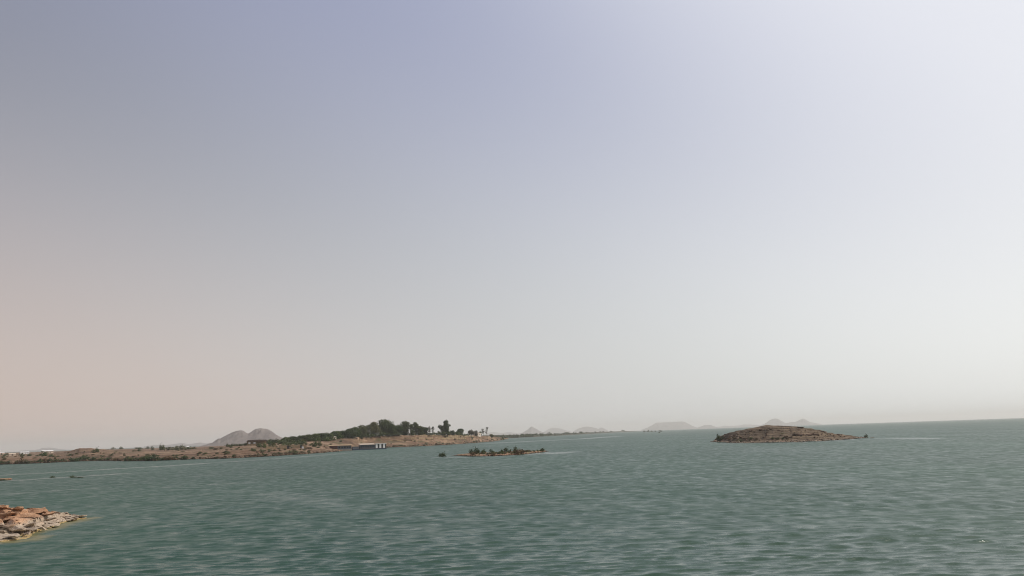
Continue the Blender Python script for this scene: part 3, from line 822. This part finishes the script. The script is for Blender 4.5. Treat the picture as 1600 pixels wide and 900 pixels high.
px_tree(649, 678.8, 660.4, 8, 'thin spindly tree, taller right one of a close pair', D_, 513, trunk=.1, nl=9, lobe=.34)
px_tree(656, 678.6, 667.0, 13, 'dark bushy tree right of the spindly pair', D_, 514, trunk=.08, nl=9)
px_tree(664, 678.4, 668.8, 13, 'dark bushy tree left of the two pale bare trees', D_, 515, trunk=.08, nl=9)
px_tree(671, 678.2, 666.6, 4.2, 'small pale tree with bare white trunk, left of two', GR, 516, trunk=.3, nl=9, dens=.3, bark='bark_pale')
px_tree(676.3, 678.2, 666.8, 4, 'small pale tree with bare white trunk, right of two', GR, 517, trunk=.3, nl=9, dens=.3, bark='bark_pale')
b = land.at(695, 678); s = b.y / FPX
LB = []
r_ = np.random.RandomState(9)
for i in range(52):
    t = r_.rand() ** 1.15; z = 1.8 + 20.0 * t; w = (7.6 if t < .45 else 7.6 - 11.5 * (t - .45)) * r_.rand() ** .45
    a = r_.rand() * 6.28; q = r_.uniform(1.7, 2.8)
    LB.append((w * math.cos(a) + 2.2, w * math.sin(a) * .8, z, q, q, q * .95, q * q))
for (dx, z, q) in ((-8.2, 14.2, 2.0), (-9.2, 12.6, 1.7), (-6.6, 13.0, 2.2), (-7.6, 10.6, 1.6), (-5.6, 9.6, 2.2), (-10.2, 5.0, 1.3), (-8.5, 3.6, 1.6)):
    LB.append((dx, 0, z, q, q, q * .9, q * q * 1.3))
tree(b, 20, 24, 'tallest dark tree with a separate side lobe, alone right of the grove', D_, 518, trunk=.14, lobes=LB, leaf=.62, dens=1.0)
px_tree(706, 678.6, 673.6, 8, 'low shrub-like tree at the foot of the tallest dark tree', D_, 519, trunk=.06, nl=7)
px_tree(713, 678.9, 674.2, 7, 'small low tree second right of the tallest dark tree', MI, 520, trunk=.06, nl=7)
px_tree(720, 679.2, 670.8, 11, 'pointed low tree midway between the tallest tree and cream building', D_, 521, trunk=.06, nl=10)
px_tree(736, 680.6, 672.2, 8, 'round grey-brown tree left of the cream building', GR, 522, trunk=.1, nl=9, dens=.9)
px_tree(742.5, 680.8, 673.4, 6, 'small grey-brown tree touching the cream building on its left', GR, 523, trunk=.1, nl=7, dens=.8)
px_tree(749, 681.2, 674.2, 6, 'low tree whose crown shows above the cream building', OL, 524, trunk=.2, nl=6)
px_tree(754.6, 681.6, 669.0, 5.5, 'nearly bare tree right of the cream building, left of two', GR, 525, trunk=.2, nl=12, dens=.22, lobe=.24)
px_tree(760.2, 681.8, 667.6, 5, 'nearly bare tree right of the cream building, right of two', GR, 526, trunk=.2, nl=12, dens=.22, lobe=.24)
px_tree(767, 682.6, 679.0, 6, 'low scrubby bush-like tree near the tip of the headland', OL, 527, trunk=.05, nl=6)

for (x, yb, yt, w, lab, mt) in ((447, 691.5, 684.2, 12, 'low garden tree above the second mud wall', MI), (459, 690.5, 683.0, 12, 'low garden tree above the mud wall with the doorway', D_), (471, 690, 681.6, 13, 'rounded garden tree above the rightmost mud wall', MI),
                                  (482, 689.5, 680.4, 13, 'rounded garden tree halfway between the mud walls and the cream house', D_), (493, 689, 678.8, 13, 'garden tree above the gap left of the boathouse', MI), (503, 688.5, 677.8, 13, 'garden tree left of the cream house', D_),
                                  (512, 687.5, 676.8, 12, 'garden tree touching the cream house on its left', MI), (521, 685.5, 675.6, 12, 'garden tree rising behind the cream house', D_)):
    px_tree(x, yb, yt, w, lab, mt, 530 + int(x), trunk=.06, nl=11, group='low trees of the garden belt')
# shared shrub shapes, one metre wide
def shrub_mesh(seed, mat, tall=.8, n=300, size=.07):
    r = np.random.RandomState(seed)
    lb = make_lobes(1.0, tall, -.05, 15, r, 1.15, .25)
    lb += [(r.uniform(-.25, .25), r.uniform(-.25, .25), tall * .3, .28, .28, tall * .34, .09) for _ in range(6)]
    V = leaves(lb, n, size, r, .25)
    V[:, 2] *= .8 / max(np.percentile(V[:, 2], 97), .1)
    V[:, :2] /= (np.percentile(np.abs(V[:, :2]), 95) * 2)
    me = np_mesh('crown', V, np.arange(n * 4).reshape(-1, 4), False)
    me.materials.append(mat)
    return me
SHR = {k: [shrub_mesh(600 + 10 * j + i, mt, (.7, .95, .55, .8)[i]) for i in range(4)] for j, (k, mt) in enumerate((('dark', D_), ('mid', MI), ('olive', OL), ('dry', DR), ('grey', GR)))}
def shrub(p, w, h, kind, label, group=None, name='shrub', cat='shrub'):
    me = SHR[kind][rnd.randrange(4)]
    o = link(name, me)
    o.location = (p.x, p.y, p.z - h * .04); o.scale = (w, w * .9, h * 1.25); o.rotation_euler = (0, 0, rnd.uniform(0, 6.28))
    return tag(o, label, cat, group)
def px_shrub(lnd, x, y, wpx, hpx, kind, label, group=None, **kw):
    p = lnd.at(x, y); s = p.y / FPX
    return shrub(p, wpx * s, hpx * s, kind, label, group, **kw)

# garden belt between the pavilion and the grove
KIND = {'dark': 'dark green', 'mid': 'mid green', 'olive': 'olive', 'dry': 'dry brown', 'grey': 'grey'}
ONES = ['', 'first', 'second', 'third', 'fourth', 'fifth', 'sixth', 'seventh', 'eighth', 'ninth', 'tenth', 'eleventh', 'twelfth', 'thirteenth', 'fourteenth', 'fifteenth', 'sixteenth', 'seventeenth', 'eighteenth', 'nineteenth']
def nth(i):
    if i < 20: return ONES[i]
    t_ = {2: 'twent', 3: 'thirt', 4: 'fort', 5: 'fift', 6: 'sixt', 7: 'sevent'}[i // 10]
    return t_ + ('ieth' if i % 10 == 0 else 'y-' + ONES[i % 10])
def where(x):
    for a, w in ((60, 'below the two white sheds'), (105, 'right of the white sheds'), (165, 'on and below the sand mound'), (245, 'right of the sand mound'), (310, 'below the white hut'), (375, 'below the twin mountain'), (440, 'below the brown pavilion'), (520, 'left of the boathouse'), (610, 'behind the houseboat'), (690, 'below the tallest dark tree'), (740, 'below the terrace walls')):
        if x < a: return w
    return 'below the cream building'
for i in range(120):
    x = rnd.uniform(406, 530)
    top = np.interp(x, [400, 420, 450, 480, 500, 530], [688, 686.5, 684.0, 680.5, 678.6, 674.5])
    bot = np.interp(x, [400, 430, 480, 505, 524], [695.5, 696, 695, 693, 688])
    y = bot - (bot - top) * rnd.random()
    h = rnd.uniform(3.0, 5.5)
    if 462 < x < 496 and 685 < y < 688: continue
    k_ = rnd.choice(['dark', 'mid', 'mid', 'dark', 'olive'])
    px_shrub(land, x, max(y, top + h * .7), rnd.uniform(7, 12), h, k_, f"{KIND[k_]} garden shrub {'beside the brown pavilion' if x < 440 else 'above the ruined mud walls' if x < 482 else 'above the boathouse'}, {'upper' if y < (top + bot) / 2 else 'lower'} slope", 'garden shrubs on the slope', name='garden_shrub')
G2 = 'dark clipped hedge bush in the row left of the brown pavilion'
for i, x in enumerate(np.linspace(354, 386, 9)):
    px_shrub(land, x, 698.2 - i * .28, rnd.uniform(4, 6), rnd.uniform(3.0, 4.6), 'dark', f'dark clipped hedge bush in the row left of the brown pavilion, {nth(i + 1)} from the left', 'hedge row left of the pavilion', name='hedge_bush')
for (x, y, w, h, k) in ((428, 700.5, 7, 8, 'olive'), (441, 699, 6, 7, 'mid'), (452, 698.6, 6, 6, 'olive'), (493, 697.6, 7, 11, 'mid'), (500, 697, 6, 8, 'olive'), (405, 699.5, 8, 6, 'olive'), (413, 700, 8, 6.5, 'mid'), (421, 701, 6, 5, 'olive')):
    px_shrub(land, x, y, w, h, k, 'yellow-green bush in front of the garden belt above the ruined walls', 'bushes above the ruined walls', name='garden_shrub')
# scrub of the left shore
WL = [(4, 6, 5), (9, 5, 4), (16, 6, 4), (26, 5, 4), (33, 9, 7), (40, 6, 5), (46, 8, 4), (54, 5, 4), (61, 9, 4), (70, 8, 6), (78, 8, 6), (88, 10, 4), (99, 9, 4), (112, 9, 5), (118, 10, 4), (124, 9, 5), (134, 10, 5), (146, 10, 5), (158, 8, 3.5), (171, 9, 4), (183, 8, 3),
      (198, 8, 7), (205, 8, 5.5), (212, 9, 4), (219, 9, 4), (226, 9, 6), (233, 10, 8), (240, 11, 9), (248, 8, 5), (255, 7, 4), (262, 8, 6), (268, 8, 6), (276, 7, 5), (287, 7, 5), (292, 6, 5), (304, 6, 2.5), (340, 5, 2.5), (367, 5, 4), (390, 6, 3.5), (402, 6, 3.5), (415, 6, 3), (428, 6, 3), (437, 7, 4.5), (447, 6, 3), (459, 8, 5), (471, 6, 3.5), (482, 5, 3)]
for i, (x, w, h) in enumerate(WL):
    ys = interp(x, SHORE, 1)
    k_ = rnd.choice(['dark', 'olive', 'dark', 'dry', 'dark'])
    px_shrub(land, x, ys - .6 - rnd.random() * 1.0, w * 1.25, h * .9, k_, f'{KIND[k_]} shrub at the waterline of the left shore, {nth(i + 1)} from the left edge', 'shrubs along the left waterline')
G4 = 'low dry scrub bush scattered on the brown left shore'
for i in range(210):
    x = rnd.uniform(0, 500) if i < 150 else rnd.uniform(390, 520); a, c = interp(x, SHORE, 1), interp(x, SHORE, 4)
    f = rnd.random(); k_ = rnd.choice(['dry', 'olive', 'dark', 'olive', 'mid']); w_ = rnd.uniform(2, 7)
    px_shrub(land, x, a - 2 - (a - c - 4) * f, w_, rnd.uniform(1.0, 2.6), k_, f"{'broad' if w_ > 4.5 else 'small'} {KIND[k_]} scrub bush {where(x)}, {'near the water' if f < .33 else 'halfway up' if f < .66 else 'high up'}", 'scrub on the left shore', name='scrub_bush')
G5 = 'dark low tree far off on the plain behind the left shore'
LT = sorted([(11, 711, 5, 2.5), (47, 713, 6, 3.5), (70, 713, 10, 6.5), (80, 714, 6, 4), (34, 714, 6, 5), (177, 702, 6, 3), (189, 702, 5, 4), (213, 701.5, 6, 2.5), (219, 702, 6, 3), (230, 701.5, 5, 3.5), (238, 703.5, 4, 6), (251, 703.8, 4, 8), (255, 703.6, 6, 7), (263, 703.8, 7, 5),
                     (270, 703.6, 6, 4.5), (277, 703.4, 7, 6), (284, 703.2, 6, 7), (289, 703, 6, 5), (296, 702.4, 7, 4), (302, 702, 6, 3.4), (218, 705, 6, 3), (330, 701.5, 8, 3), (152, 707, 5, 6), (146, 708, 5, 5)])
for i, (x, y, w, h) in enumerate(LT):
    k_ = rnd.choice(['dark', 'olive', 'dark', 'mid'])
    px_shrub(land, x, y, w * 1.15, h, k_, f'{KIND[k_]} low tree on the plain behind the left shore, {nth(i + 1)} from the left', 'low trees on the left plain', name='low_tree', cat='tree')
G6 = 'small dark bush on the red bank below the grove'
for i in range(64):
    x = rnd.uniform(530, 785); a, c = interp(x, SHORE, 1), interp(x, SHORE, 4)
    f = rnd.random()
    y = a - .5 - (.9 if f < .6 else (a - c) * rnd.random())
    k_ = rnd.choice(['dark', 'dry', 'olive', 'dark'])
    px_shrub(land, x, y, rnd.uniform(2.2, 4.5), rnd.uniform(1.0, 2.2), k_, f"small {KIND[k_]} bush on the red bank {where(x)}, {'at the water' if f < .6 else 'up the slope'}", 'bushes on the headland bank', name='scrub_bush')
UN = [(533, 9, 5), (541, 10, 6), (549, 9, 6), (556, 10, 6), (563, 10, 7), (570, 9, 6), (577, 9, 6), (584, 10, 6), (591, 10, 7), (598, 10, 6), (606, 10, 6), (614, 9, 5.5), (621, 9, 5), (628, 9, 5), (636, 9, 5), (643, 8, 4.5), (650, 9, 4.5), (657, 9, 4.5), (664, 9, 4.5), (671, 9, 3.6), (678, 9, 4), (685, 8, 4), (692, 9, 4.5), (700, 9, 4.5), (708, 8, 3.5), (716, 8, 3.5), (724, 7, 3), (731, 6, 2.5)]
for i, (x, w, h) in enumerate(UN):
    k_ = rnd.choice(['dark', 'dark', 'mid'])
    px_shrub(land, x, interp(x, SHORE, 4) + rnd.uniform(.2, 1.0), w * 1.3, h, k_, f'{KIND[k_]} undergrowth bush at the foot of the grove, {nth(i + 1)} from its left end', 'undergrowth of the grove', name='undergrowth_bush')
px_shrub(land, 785, 687.2, 5, 3.5, 'dark', 'dark bush at the very tip of the headland')
# islet bushes, left to right
NM = [('leftmost', 736, 709.3, 5.5, 7.0, 'dark'), ('tallest round', 742.5, 708.6, 6.5, 8.4, 'dark'), ('small', 746.8, 708.4, 3.2, 5.4, 'dark'), ('low flat', 755.5, 708.4, 6.5, 5.8, 'dark'), ('squat', 767, 708.0, 5.5, 6.2, 'dark'), ('thin', 782.5, 707.0, 3.4, 4.8, 'dark'),
      ('upright', 789.5, 706.8, 6.0, 7.6, 'dark'), ('narrow', 796, 706.5, 3.6, 4.6, 'dark'), ('pointed', 803.5, 706.0, 6.0, 7.2, 'dark'), ('brownish', 807.5, 709.4, 7.5, 6.6, 'dry'), ('rusty', 813.5, 709.0, 8.0, 6.8, 'dry')]
ORD = ['first', 'second', 'third', 'fourth', 'fifth', 'sixth', 'seventh', 'eighth', 'ninth', 'tenth', 'eleventh']
for (nm, x, y, w, h, k), o_ in zip(NM, ORD):
    px_shrub(islet, x, y, w * 1.25, h * .95, k, f'{nm} bush on the low islet, {o_} from its left end')
px_shrub(islet, 846.5, 705.2, 5, 5.2, 'dark', 'isolated dark bush near the right tip of the low islet')
px_shrub(islet, 738, 711.2, 8, 4.2, 'dry', 'reddish dry bush on the near bank below the leftmost islet bushes')
px_shrub(islet, 770.5, 711.3, 6, 3.2, 'dry', 'reddish dry bush on the near bank below the middle islet bushes')
WK = ['olive', 'mid', 'olive', 'dry']
for i in range(90):
    x = rnd.uniform(738, 850); a, c = interp(x, ISLT, 1), interp(x, ISLT, 2)
    px_shrub(islet, x, c + (a - c) * rnd.uniform(.0, .5), rnd.uniform(2.6, 5.5), rnd.uniform(1.0, 2.5), WK[i % 4], f"low {KIND[WK[i % 4]]} weed tuft on the low islet, {'left' if x < 765 else 'middle' if x < 800 else 'right'} third", 'weeds on the islet', name='weed_tuft', cat='weed')
# drowned bushes standing in the water
def wet(x, y, wpx, hpx, kind, label, group=None):
    g = G(x, y); s = g[1] / FPX
    shrub(Vector((g[0], g[1], -.05)), wpx * s, hpx * s, kind, label, group)
wet(687.5, 713.4, 6.0, 5.0, 'dark', 'dark bush standing in the water left of the low islet, left one')
wet(693.5, 713.6, 7.5, 6.2, 'dark', 'dark bush standing in the water left of the low islet, right taller one')
wet(82, 746.3, 8, 2.4, 'olive', 'sparse half-drowned bush in the water, left of two near the left edge')
wet(113, 746.2, 9, 3.0, 'olive', 'sparse half-drowned bush in the water, right of two near the left edge')
wet(124, 746.4, 12, 1.4, 'olive', 'low reeds trailing right of the half-drowned bushes near the left edge')
wet(1353.5, 683.9, 5, 4.6, 'dark', 'small dark bush in the water at the right tip of the rocky island')
for x, y, w, h in ((1007, 675.2, 4, 2.2), (1013, 675, 4, 2.6), (1018, 674.9, 4, 2), (1024, 674.8, 3, 1.8), (1032, 674.6, 5, 2.6), (1030, 676.4, 3, 1.3)):
    wet(x, y, w, h, 'dark', 'tiny dark drowned bush far out right of the far shore', 'drowned bushes on the horizon')
# bushes of the rocky island
px_shrub(island, 1121.5, 689.5, 7.5, 9.5, 'dark', 'large dark bush at the left tip of the rocky island')
px_shrub(island, 1127, 686.0, 4, 5, 'dark', 'smaller dark bush behind the large one on the rocky island')
for (x, y, w, h, k) in ((1138, 687, 6, 3, 'dry'), (1146, 686, 7, 4, 'dry'), (1155, 690, 8, 3.2, 'olive'), (1160, 686, 5, 2.6, 'dry'), (1172, 687, 6, 3, 'olive'), (1205, 686, 6, 2.4, 'olive'), (1213, 687, 6, 2.4, 'olive'), (1222, 686, 5, 3, 'dark'), (1228, 686, 6, 2.6, 'dry'), (1180, 686, 5, 2, 'dry')):
    px_shrub(island, x, y, w, h, k, f"low {KIND[k]} scrub bush at the foot of the rocky island, {'left' if x < 1150 else 'centre left' if x < 1176 else 'centre' if x < 1200 else 'centre right'} group", 'scrub at the foot of the island')
# far shore scrub
for i in range(95):
    x = rnd.uniform(772, 1000) if i > 45 else rnd.uniform(772, 850)
    p = far_a.at(x, interp(x, [(735, 686.5, 682.5), (780, 685.2, 681.0), (820, 683.2, 680.2), (870, 680.5, 678.0), (920, 677.8, 675.8), (960, 675.6, 674.2), (1003, 673.8, 673.3)], 1) - rnd.uniform(.6, 1.8))
    s = p.y / FPX; k = np.interp(x, [780, 850, 1000], [1, .85, .5])
    shrub(p, rnd.uniform(4, 9) * s * k, rnd.uniform(1.8, 3.6) * s * k, 'dark' if i % 3 else 'mid', f"low {'dark' if i % 3 else 'mid green'} tree in the far shore scrub, {'just behind the headland tip' if x < 810 else 'below the pyramid-shaped hill' if x < 850 else 'below the pale rounded hills' if x < 950 else 'near its right end'}", 'trees on the far shore', name='low_tree', cat='tree')
p = far_a.at(857, 680.5); s = p.y / FPX
shrub(p, 5.5 * s, 5.0 * s, 'dark', 'taller round tree standing out of the far shore scrub', name='low_tree', cat='tree')

# ------------------------------------------------------------------ buildings
def face(p): return math.atan2(-p.x, p.y) * 1.0          # turn local -Y towards the viewpoint
def house(x, y, wpx, hpx, name, label, wall, roof, openings=(), depth=.6, turn=0.0, over=.35, roof_h=.35, lnd=land, plinth=1.0, pitch=9):
    p = lnd.at(x, y); s = p.y / FPX
    W, H = wpx * s, hpx * s; D = W * depth
    root = empty(name, p, face(p) + turn)
    tag(root, label, 'building')
    wl_ = MB().box(-W / 2, W / 2, 0, D, -plinth, H).build('wall', M[wall], root)
    rf = MB().box(-W / 2 - over, W / 2 + over, -over, D + over, 0, roof_h).build('roof', M[roof], root)
    rf.location = (0, 0, H + .003); rf.rotation_euler = (math.radians(pitch), 0, 0)
    for kind, u0, u1, v0, v1, mt in openings:
        fr = MB().box(-W / 2 + W * u0, -W / 2 + W * u1, -.06, -.004, H * v0, H * v1).build(kind, M[mt], wl_)
    return root, W, H, D
house(38.5, 710.0, 12.5, 2.4, 'white_shed', 'long white shed on the plain, left one of two at far left', 'white', 'white', [('door', .2, .3, 0, .7, 'dark'), ('window', .5, .6, .35, .7, 'glass'), ('window', .75, .85, .35, .7, 'glass')], .4, .25)
house(75, 708.6, 15, 3.0, 'white_shed', 'long white shed on the plain, right one of two at far left', 'cream', 'white', [('door', .1, .2, 0, .7, 'dark'), ('window', .35, .45, .35, .7, 'glass'), ('window', .65, .75, .35, .7, 'glass')], .4, .25, roof_h=.9)
house(19.5, 712.0, 8.5, 2.2, 'pink_shed', 'low pinkish shed left of the white sheds at far left', 'cream', 'cream', [('door', .4, .55, 0, .75, 'dark')], .5, .2)
house(3, 710.6, 7, 2.4, 'pink_shed', 'low pinkish shed cut by the left frame edge', 'cream', 'white', [('door', .4, .55, 0, .75, 'dark')], .5, .2)
house(293, 700.9, 6.5, 2.6, 'white_hut', 'small white hut behind the low trees left of the twin mountain', 'white', 'white', [('door', .4, .6, 0, .7, 'dark')], .6, .3)
house(519, 687.3, 13, 3.4, 'cream_house', 'cream flat-roofed house at the left edge of the grove', 'cream', 'concrete', [('window', .15, .3, .35, .75, 'dark'), ('door', .45, .57, 0, .72, 'dark'), ('window', .7, .85, .35, .75, 'dark')], .6, .35)
house(644, 679.6, 8.5, 2.6, 'cream_hut', 'small cream hut on the terrace below the spindly trees', 'cream', 'concrete', [('door', .25, .42, 0, .75, 'dark'), ('window', .6, .8, .35, .7, 'dark')], .6, .35)
house(747, 681.8, 12, 4.8, 'cream_building', 'bright cream building at the right end of the headland', 'brightcream', 'concrete', [('door', .12, .2, 0, .6, 'dark'), ('window', .35, .42, .4, .7, 'glass'), ('window', .65, .72, .4, .7, 'glass')], .5, .75, over=.12, roof_h=.2)

# brown pavilion: heavy dark roof on posts with white wall panels behind
p = land.at(401, 696.0); s = p.y / FPX
pav = tag(empty('pavilion', p, face(p) + .1), 'open pavilion with heavy dark brown roof above the left shore', 'pavilion')
W, H = 30 * s, 8.6 * s
MB().prism([(-W / 2, H - 1.9), (W / 2, H - 1.9), (W / 2 - 1.2, H - .35), (W * .1, H), (-W / 2 + 1.6, H - .2)], -.8, 8.5).build('roof', M['brownroof'], pav)
for i in range(7):
    x0 = -W / 2 + .5 + i * (W - 1.3) / 6
    MB().box(x0, x0 + .3, 0, .3, -1, H - 1.903).build('post', M['timber'], pav)
MB().box(-W / 2 + .6, W / 2 - .6, 5, 5.3, -1, H - 1.91).build('back_wall', M['mud'], pav)
for u in (.08, .30):
    MB().box(-W / 2 + W * u, -W / 2 + W * (u + .13), .5, .8, H - 4.6, H - 2.6).build('wall_panel', M['white'], pav)
MB().box(-W / 2 + .4, W / 2 - .4, .35, .45, -1, 1.6).build('parapet', M['mud'], pav)

# ruined mud walls below the garden
def ruin(x, y, wpx, hpx, label, gaps, seed):
    p = land.at(x, y); s = p.y / FPX; W, H = wpx * s, hpx * s
    root = tag(empty('ruined_wall', p, face(p) + rnd.uniform(-.1, .1)), label, 'wall')
    r = random.Random(seed); n = max(3, int(W / 2.2))
    for i in range(n):
        if i in gaps: continue
        a, b_ = -W / 2 + W * i / n, -W / 2 + W * (i + 1) / n
        h0, h1 = H * r.uniform(.7, 1.1), H * r.uniform(.7, 1.1)
        MB().prism([(a, -1.2), (b_ - .03, -1.2), (b_ - .03, h1), ((a + b_) / 2, (h0 + h1) / 2 + r.uniform(-.2, .3)), (a, h0)], 0, .7 + r.uniform(-.1, .1)).build('wall_block', M['mud'], root)
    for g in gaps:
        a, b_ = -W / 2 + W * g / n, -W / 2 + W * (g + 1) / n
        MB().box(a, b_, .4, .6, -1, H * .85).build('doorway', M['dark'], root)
    return root
ruin(424, 702.5, 15, 4.6, 'crumbling ochre mud wall, leftmost of the walls below the garden', (), 1)
ruin(444, 701.6, 16, 5.2, 'crumbling ochre mud wall, second from the left below the garden', (3,), 2)
ruin(461, 700.8, 14, 5.4, 'crumbling ochre mud wall with dark doorway below the garden', (4,), 3)
ruin(474, 700.2, 9, 5.2, 'crumbling ochre mud wall, rightmost of the walls below the garden', (), 4)
p = land.at(474, 700.9); s = p.y / FPX
wb = tag(empty('water_tank', p - Vector((0, 3, 0)), face(p)), 'small white box tank in front of the rightmost mud wall', 'tank')
MB().box(-1, 1, -.7, .7, 0, 1.9).build('tank', M['white'], wb); MB().box(-1.08, 1.08, -.78, .78, 1.903, 2.05).build('lid', M['white'], wb)
for q in (-.85, .85): MB().box(q - .1, q + .1, -.6, .6, -1.2, -.003).build('foot', M['timber'], wb)

# terrace retaining wall with buttresses on the headland
def terrace_wall(x0, x1, y, h, label, n):
    root = None
    pts = [land.at(x, y + (x0 - x) * -.0 ) for x in np.linspace(x0, x1, n + 1)]
    c = pts[n // 2]
    root = tag(empty('terrace_wall', c), label, 'wall')
    for a, b_ in zip(pts[:-1], pts[1:]):
        d = (b_ - a); L = d.length; ang = math.atan2(d.y, d.x)
        o = MB().box(0, L - .05, -.25, .25, -2, h).build('wall_panel', M['mud'], root)
        o.location = a - c; o.rotation_euler = (0, 0, ang)
        o = MB().box(-.3, .3, -.5, -.253, -2, h + .3).build('buttress', M['mud'], root)
        o.location = a - c; o.rotation_euler = (0, 0, ang)
    return root
terrace_wall(655, 698, 681.4, 1.5, 'long low terrace wall just below the tallest dark tree', 14)
terrace_wall(700, 738, 682.0, 1.6, 'long low terrace wall left of the cream building', 12)
terrace_wall(632, 676, 685.6, 1.3, 'second terrace wall halfway down the bank, left of the tallest dark tree', 14)
terrace_wall(684, 728, 685.4, 1.3, 'second terrace wall halfway down the bank, right of the tallest dark tree', 14)
terrace_wall(610, 650, 688.8, 1.2, 'lowest terrace wall near the water right of the houseboat', 12)

# boathouse on the shore: maroon doors under a white roof
p = land.at(531.5, 703.0); s = p.y / FPX
bh = tag(empty('boathouse', p, face(p) + .02), 'low boathouse with maroon end and pale flat roof at the waterline', 'boathouse')
L = 34 * s
MB().box(-L / 2, L / 2, -1.2, 8, -1.6, .6).build('quay', M['concrete'], bh)
mw = MB().box(-L / 2 + .6, -L / 2 + L * .37, 0, 7, .603, 4.5).build('maroon_wall', M['maroon'], bh)
for u in (.06, .16, .26):
    MB().box(-L / 2 + L * u, -L / 2 + L * (u + .07), -.06, -.004, .9, 3.6).build('door', M['brownroof'], mw)
gw = MB().box(-L / 2 + L * .372, L / 2 - .5, 0, 7, .603, 4.4).build('grey_wall', M['bluegrey'], bh)
for u in (.42, .54, .66, .78, .89):
    MB().box(-L / 2 + L * u, -L / 2 + L * (u + .07), -.06, -.004, 1.7, 3.4).build('window', M['glass'], gw)
o = MB().box(-L / 2 - .5, L / 2 + .4, -1.8, 8, 0, .22).build('roof', M['mud'], bh)
o.location = (0, 0, 4.85); o.rotation_euler = (math.radians(4), 0, 0)
for u in (.0, .25, .5, .75, .97):
    MB().box(-L / 2 + L * u, -L / 2 + L * u + .25, -1.3, -1.05, .603, 4.75).build('post', M['timber'], bh)

# moored houseboat: navy hull, awning deck and white cabin with dark openings
p = G(578, 702.6); p = Vector((p[0], p[1], 0)); s = p.y / FPX
hb = tag(empty('houseboat', p, face(p) + .30), 'dark blue moored houseboat with tan awning and white striped cabin at its right end', 'boat')
L = 54 * s
MB().prism([(-L / 2, .5), (-L / 2 + 1.5, -.6), (L / 2 - 1.2, -.6), (L / 2, 1.3), (-L / 2, 1.3)], 0, 8).build('hull', M['navy'], hb)
MB().box(-L / 2 + .2, L / 2 - .3, -.15, 8.1, 1.303, 1.5).build('deck', M['timber'], hb)
cab = MB().box(-L / 2 + L * .22, -L / 2 + L * .655, .8, 7.2, 1.503, 5.6).build('cabin', M['navy'], hb)
for i in range(8):
    u = .25 + i * .05
    MB().box(-L / 2 + L * u, -L / 2 + L * (u + .033), .74, .796, 2.9, 4.6).build('window', M['glass'], cab)
o = MB().box(-L / 2 + L * .21, -L / 2 + L * .658, -.9, 7.6, 0, .3).build('awning', M['tanroof'], hb)
o.location = (0, 0, 5.85); o.rotation_euler = (math.radians(10), 0, 0)
MB().box(-L / 2 + .6, -L / 2 + L * .2, 1.2, 6.6, 1.503, 4.0).build('store_cabin', M['bluegrey'], hb)
MB().prism([(-L / 2 + .2, 4.05), (-L / 2 + L * .205, 4.4), (-L / 2 + L * .205, 4.7), (-L / 2 + .2, 4.35)], .2, 7.0).build('store_roof', M['timber'], hb)
MB().box(-L / 2 + L * .665, L / 2 - .6, 1.0, 7.0, 1.503, 6.3).build('end_cabin', M['dark'], hb)
for u in (.675, .785, .895):
    MB().box(-L / 2 + L * u, -L / 2 + L * (u + .055), .6, .97, 1.503, 6.3).build('white_panel', M['white'], hb)
MB().box(-L / 2 + L * .66, L / 2 - .4, .2, 7.2, 6.303, 6.7).build('cabin_roof', M['white'], hb)
for i in range(9):
    u = .22 + i * .054
    MB().box(-L / 2 + L * u, -L / 2 + L * u + .1, -.1, 0.0, 1.503, 5.8 if i % 2 == 0 else 2.5).build('rail_post', M['timber'], hb)
MB().box(-L / 2 + L * .22, -L / 2 + L * .655, -.12, -.103, 2.4, 2.52).build('rail', M['timber'], hb)

# white lamp post in front of the grove
p = land.at(577, 684.2)
lp = tag(empty('lamp_post', p), 'white lamp post standing in front of the grove', 'lamp')
MB().tube([(0, 0, -.5), (0, 0, 4.2)], [.14, .1], 8).build('pole', M['white'], lp)
MB().tube([(0, 0, 4.2), (0, 0, 4.4), (0, 0, 4.9), (0, 0, 5.1)], [.15, .42, .42, .12], 8).build('lamp_head', M['white'], lp)

# ------------------------------------------------------------------ dusty air
zmax = max((o.matrix_world @ Vector(c)).z for o in SC.objects if o.type == 'MESH' for c in o.bound_box) + 6
t = bpy.data.materials.new('dusty_air'); t.use_nodes = True
tn = t.node_tree; tn.nodes.clear()
pv = tn.nodes.new('ShaderNodeVolumePrincipled')
pv.inputs['Color'].default_value = (.99, .955, .91, 1)
pv.inputs['Density'].default_value = 6.2e-5
pv.inputs['Anisotropy'].default_value = .25
ou = tn.nodes.new('ShaderNodeOutputMaterial')
tn.links.new(pv.outputs[0], ou.inputs['Volume'])
hz = MB().box(-30500, 30500, -30500, 30500, -3.2, zmax).build('haze', t)
tag(hz, 'thin dusty haze over the whole lake', 'haze', kind='stuff')
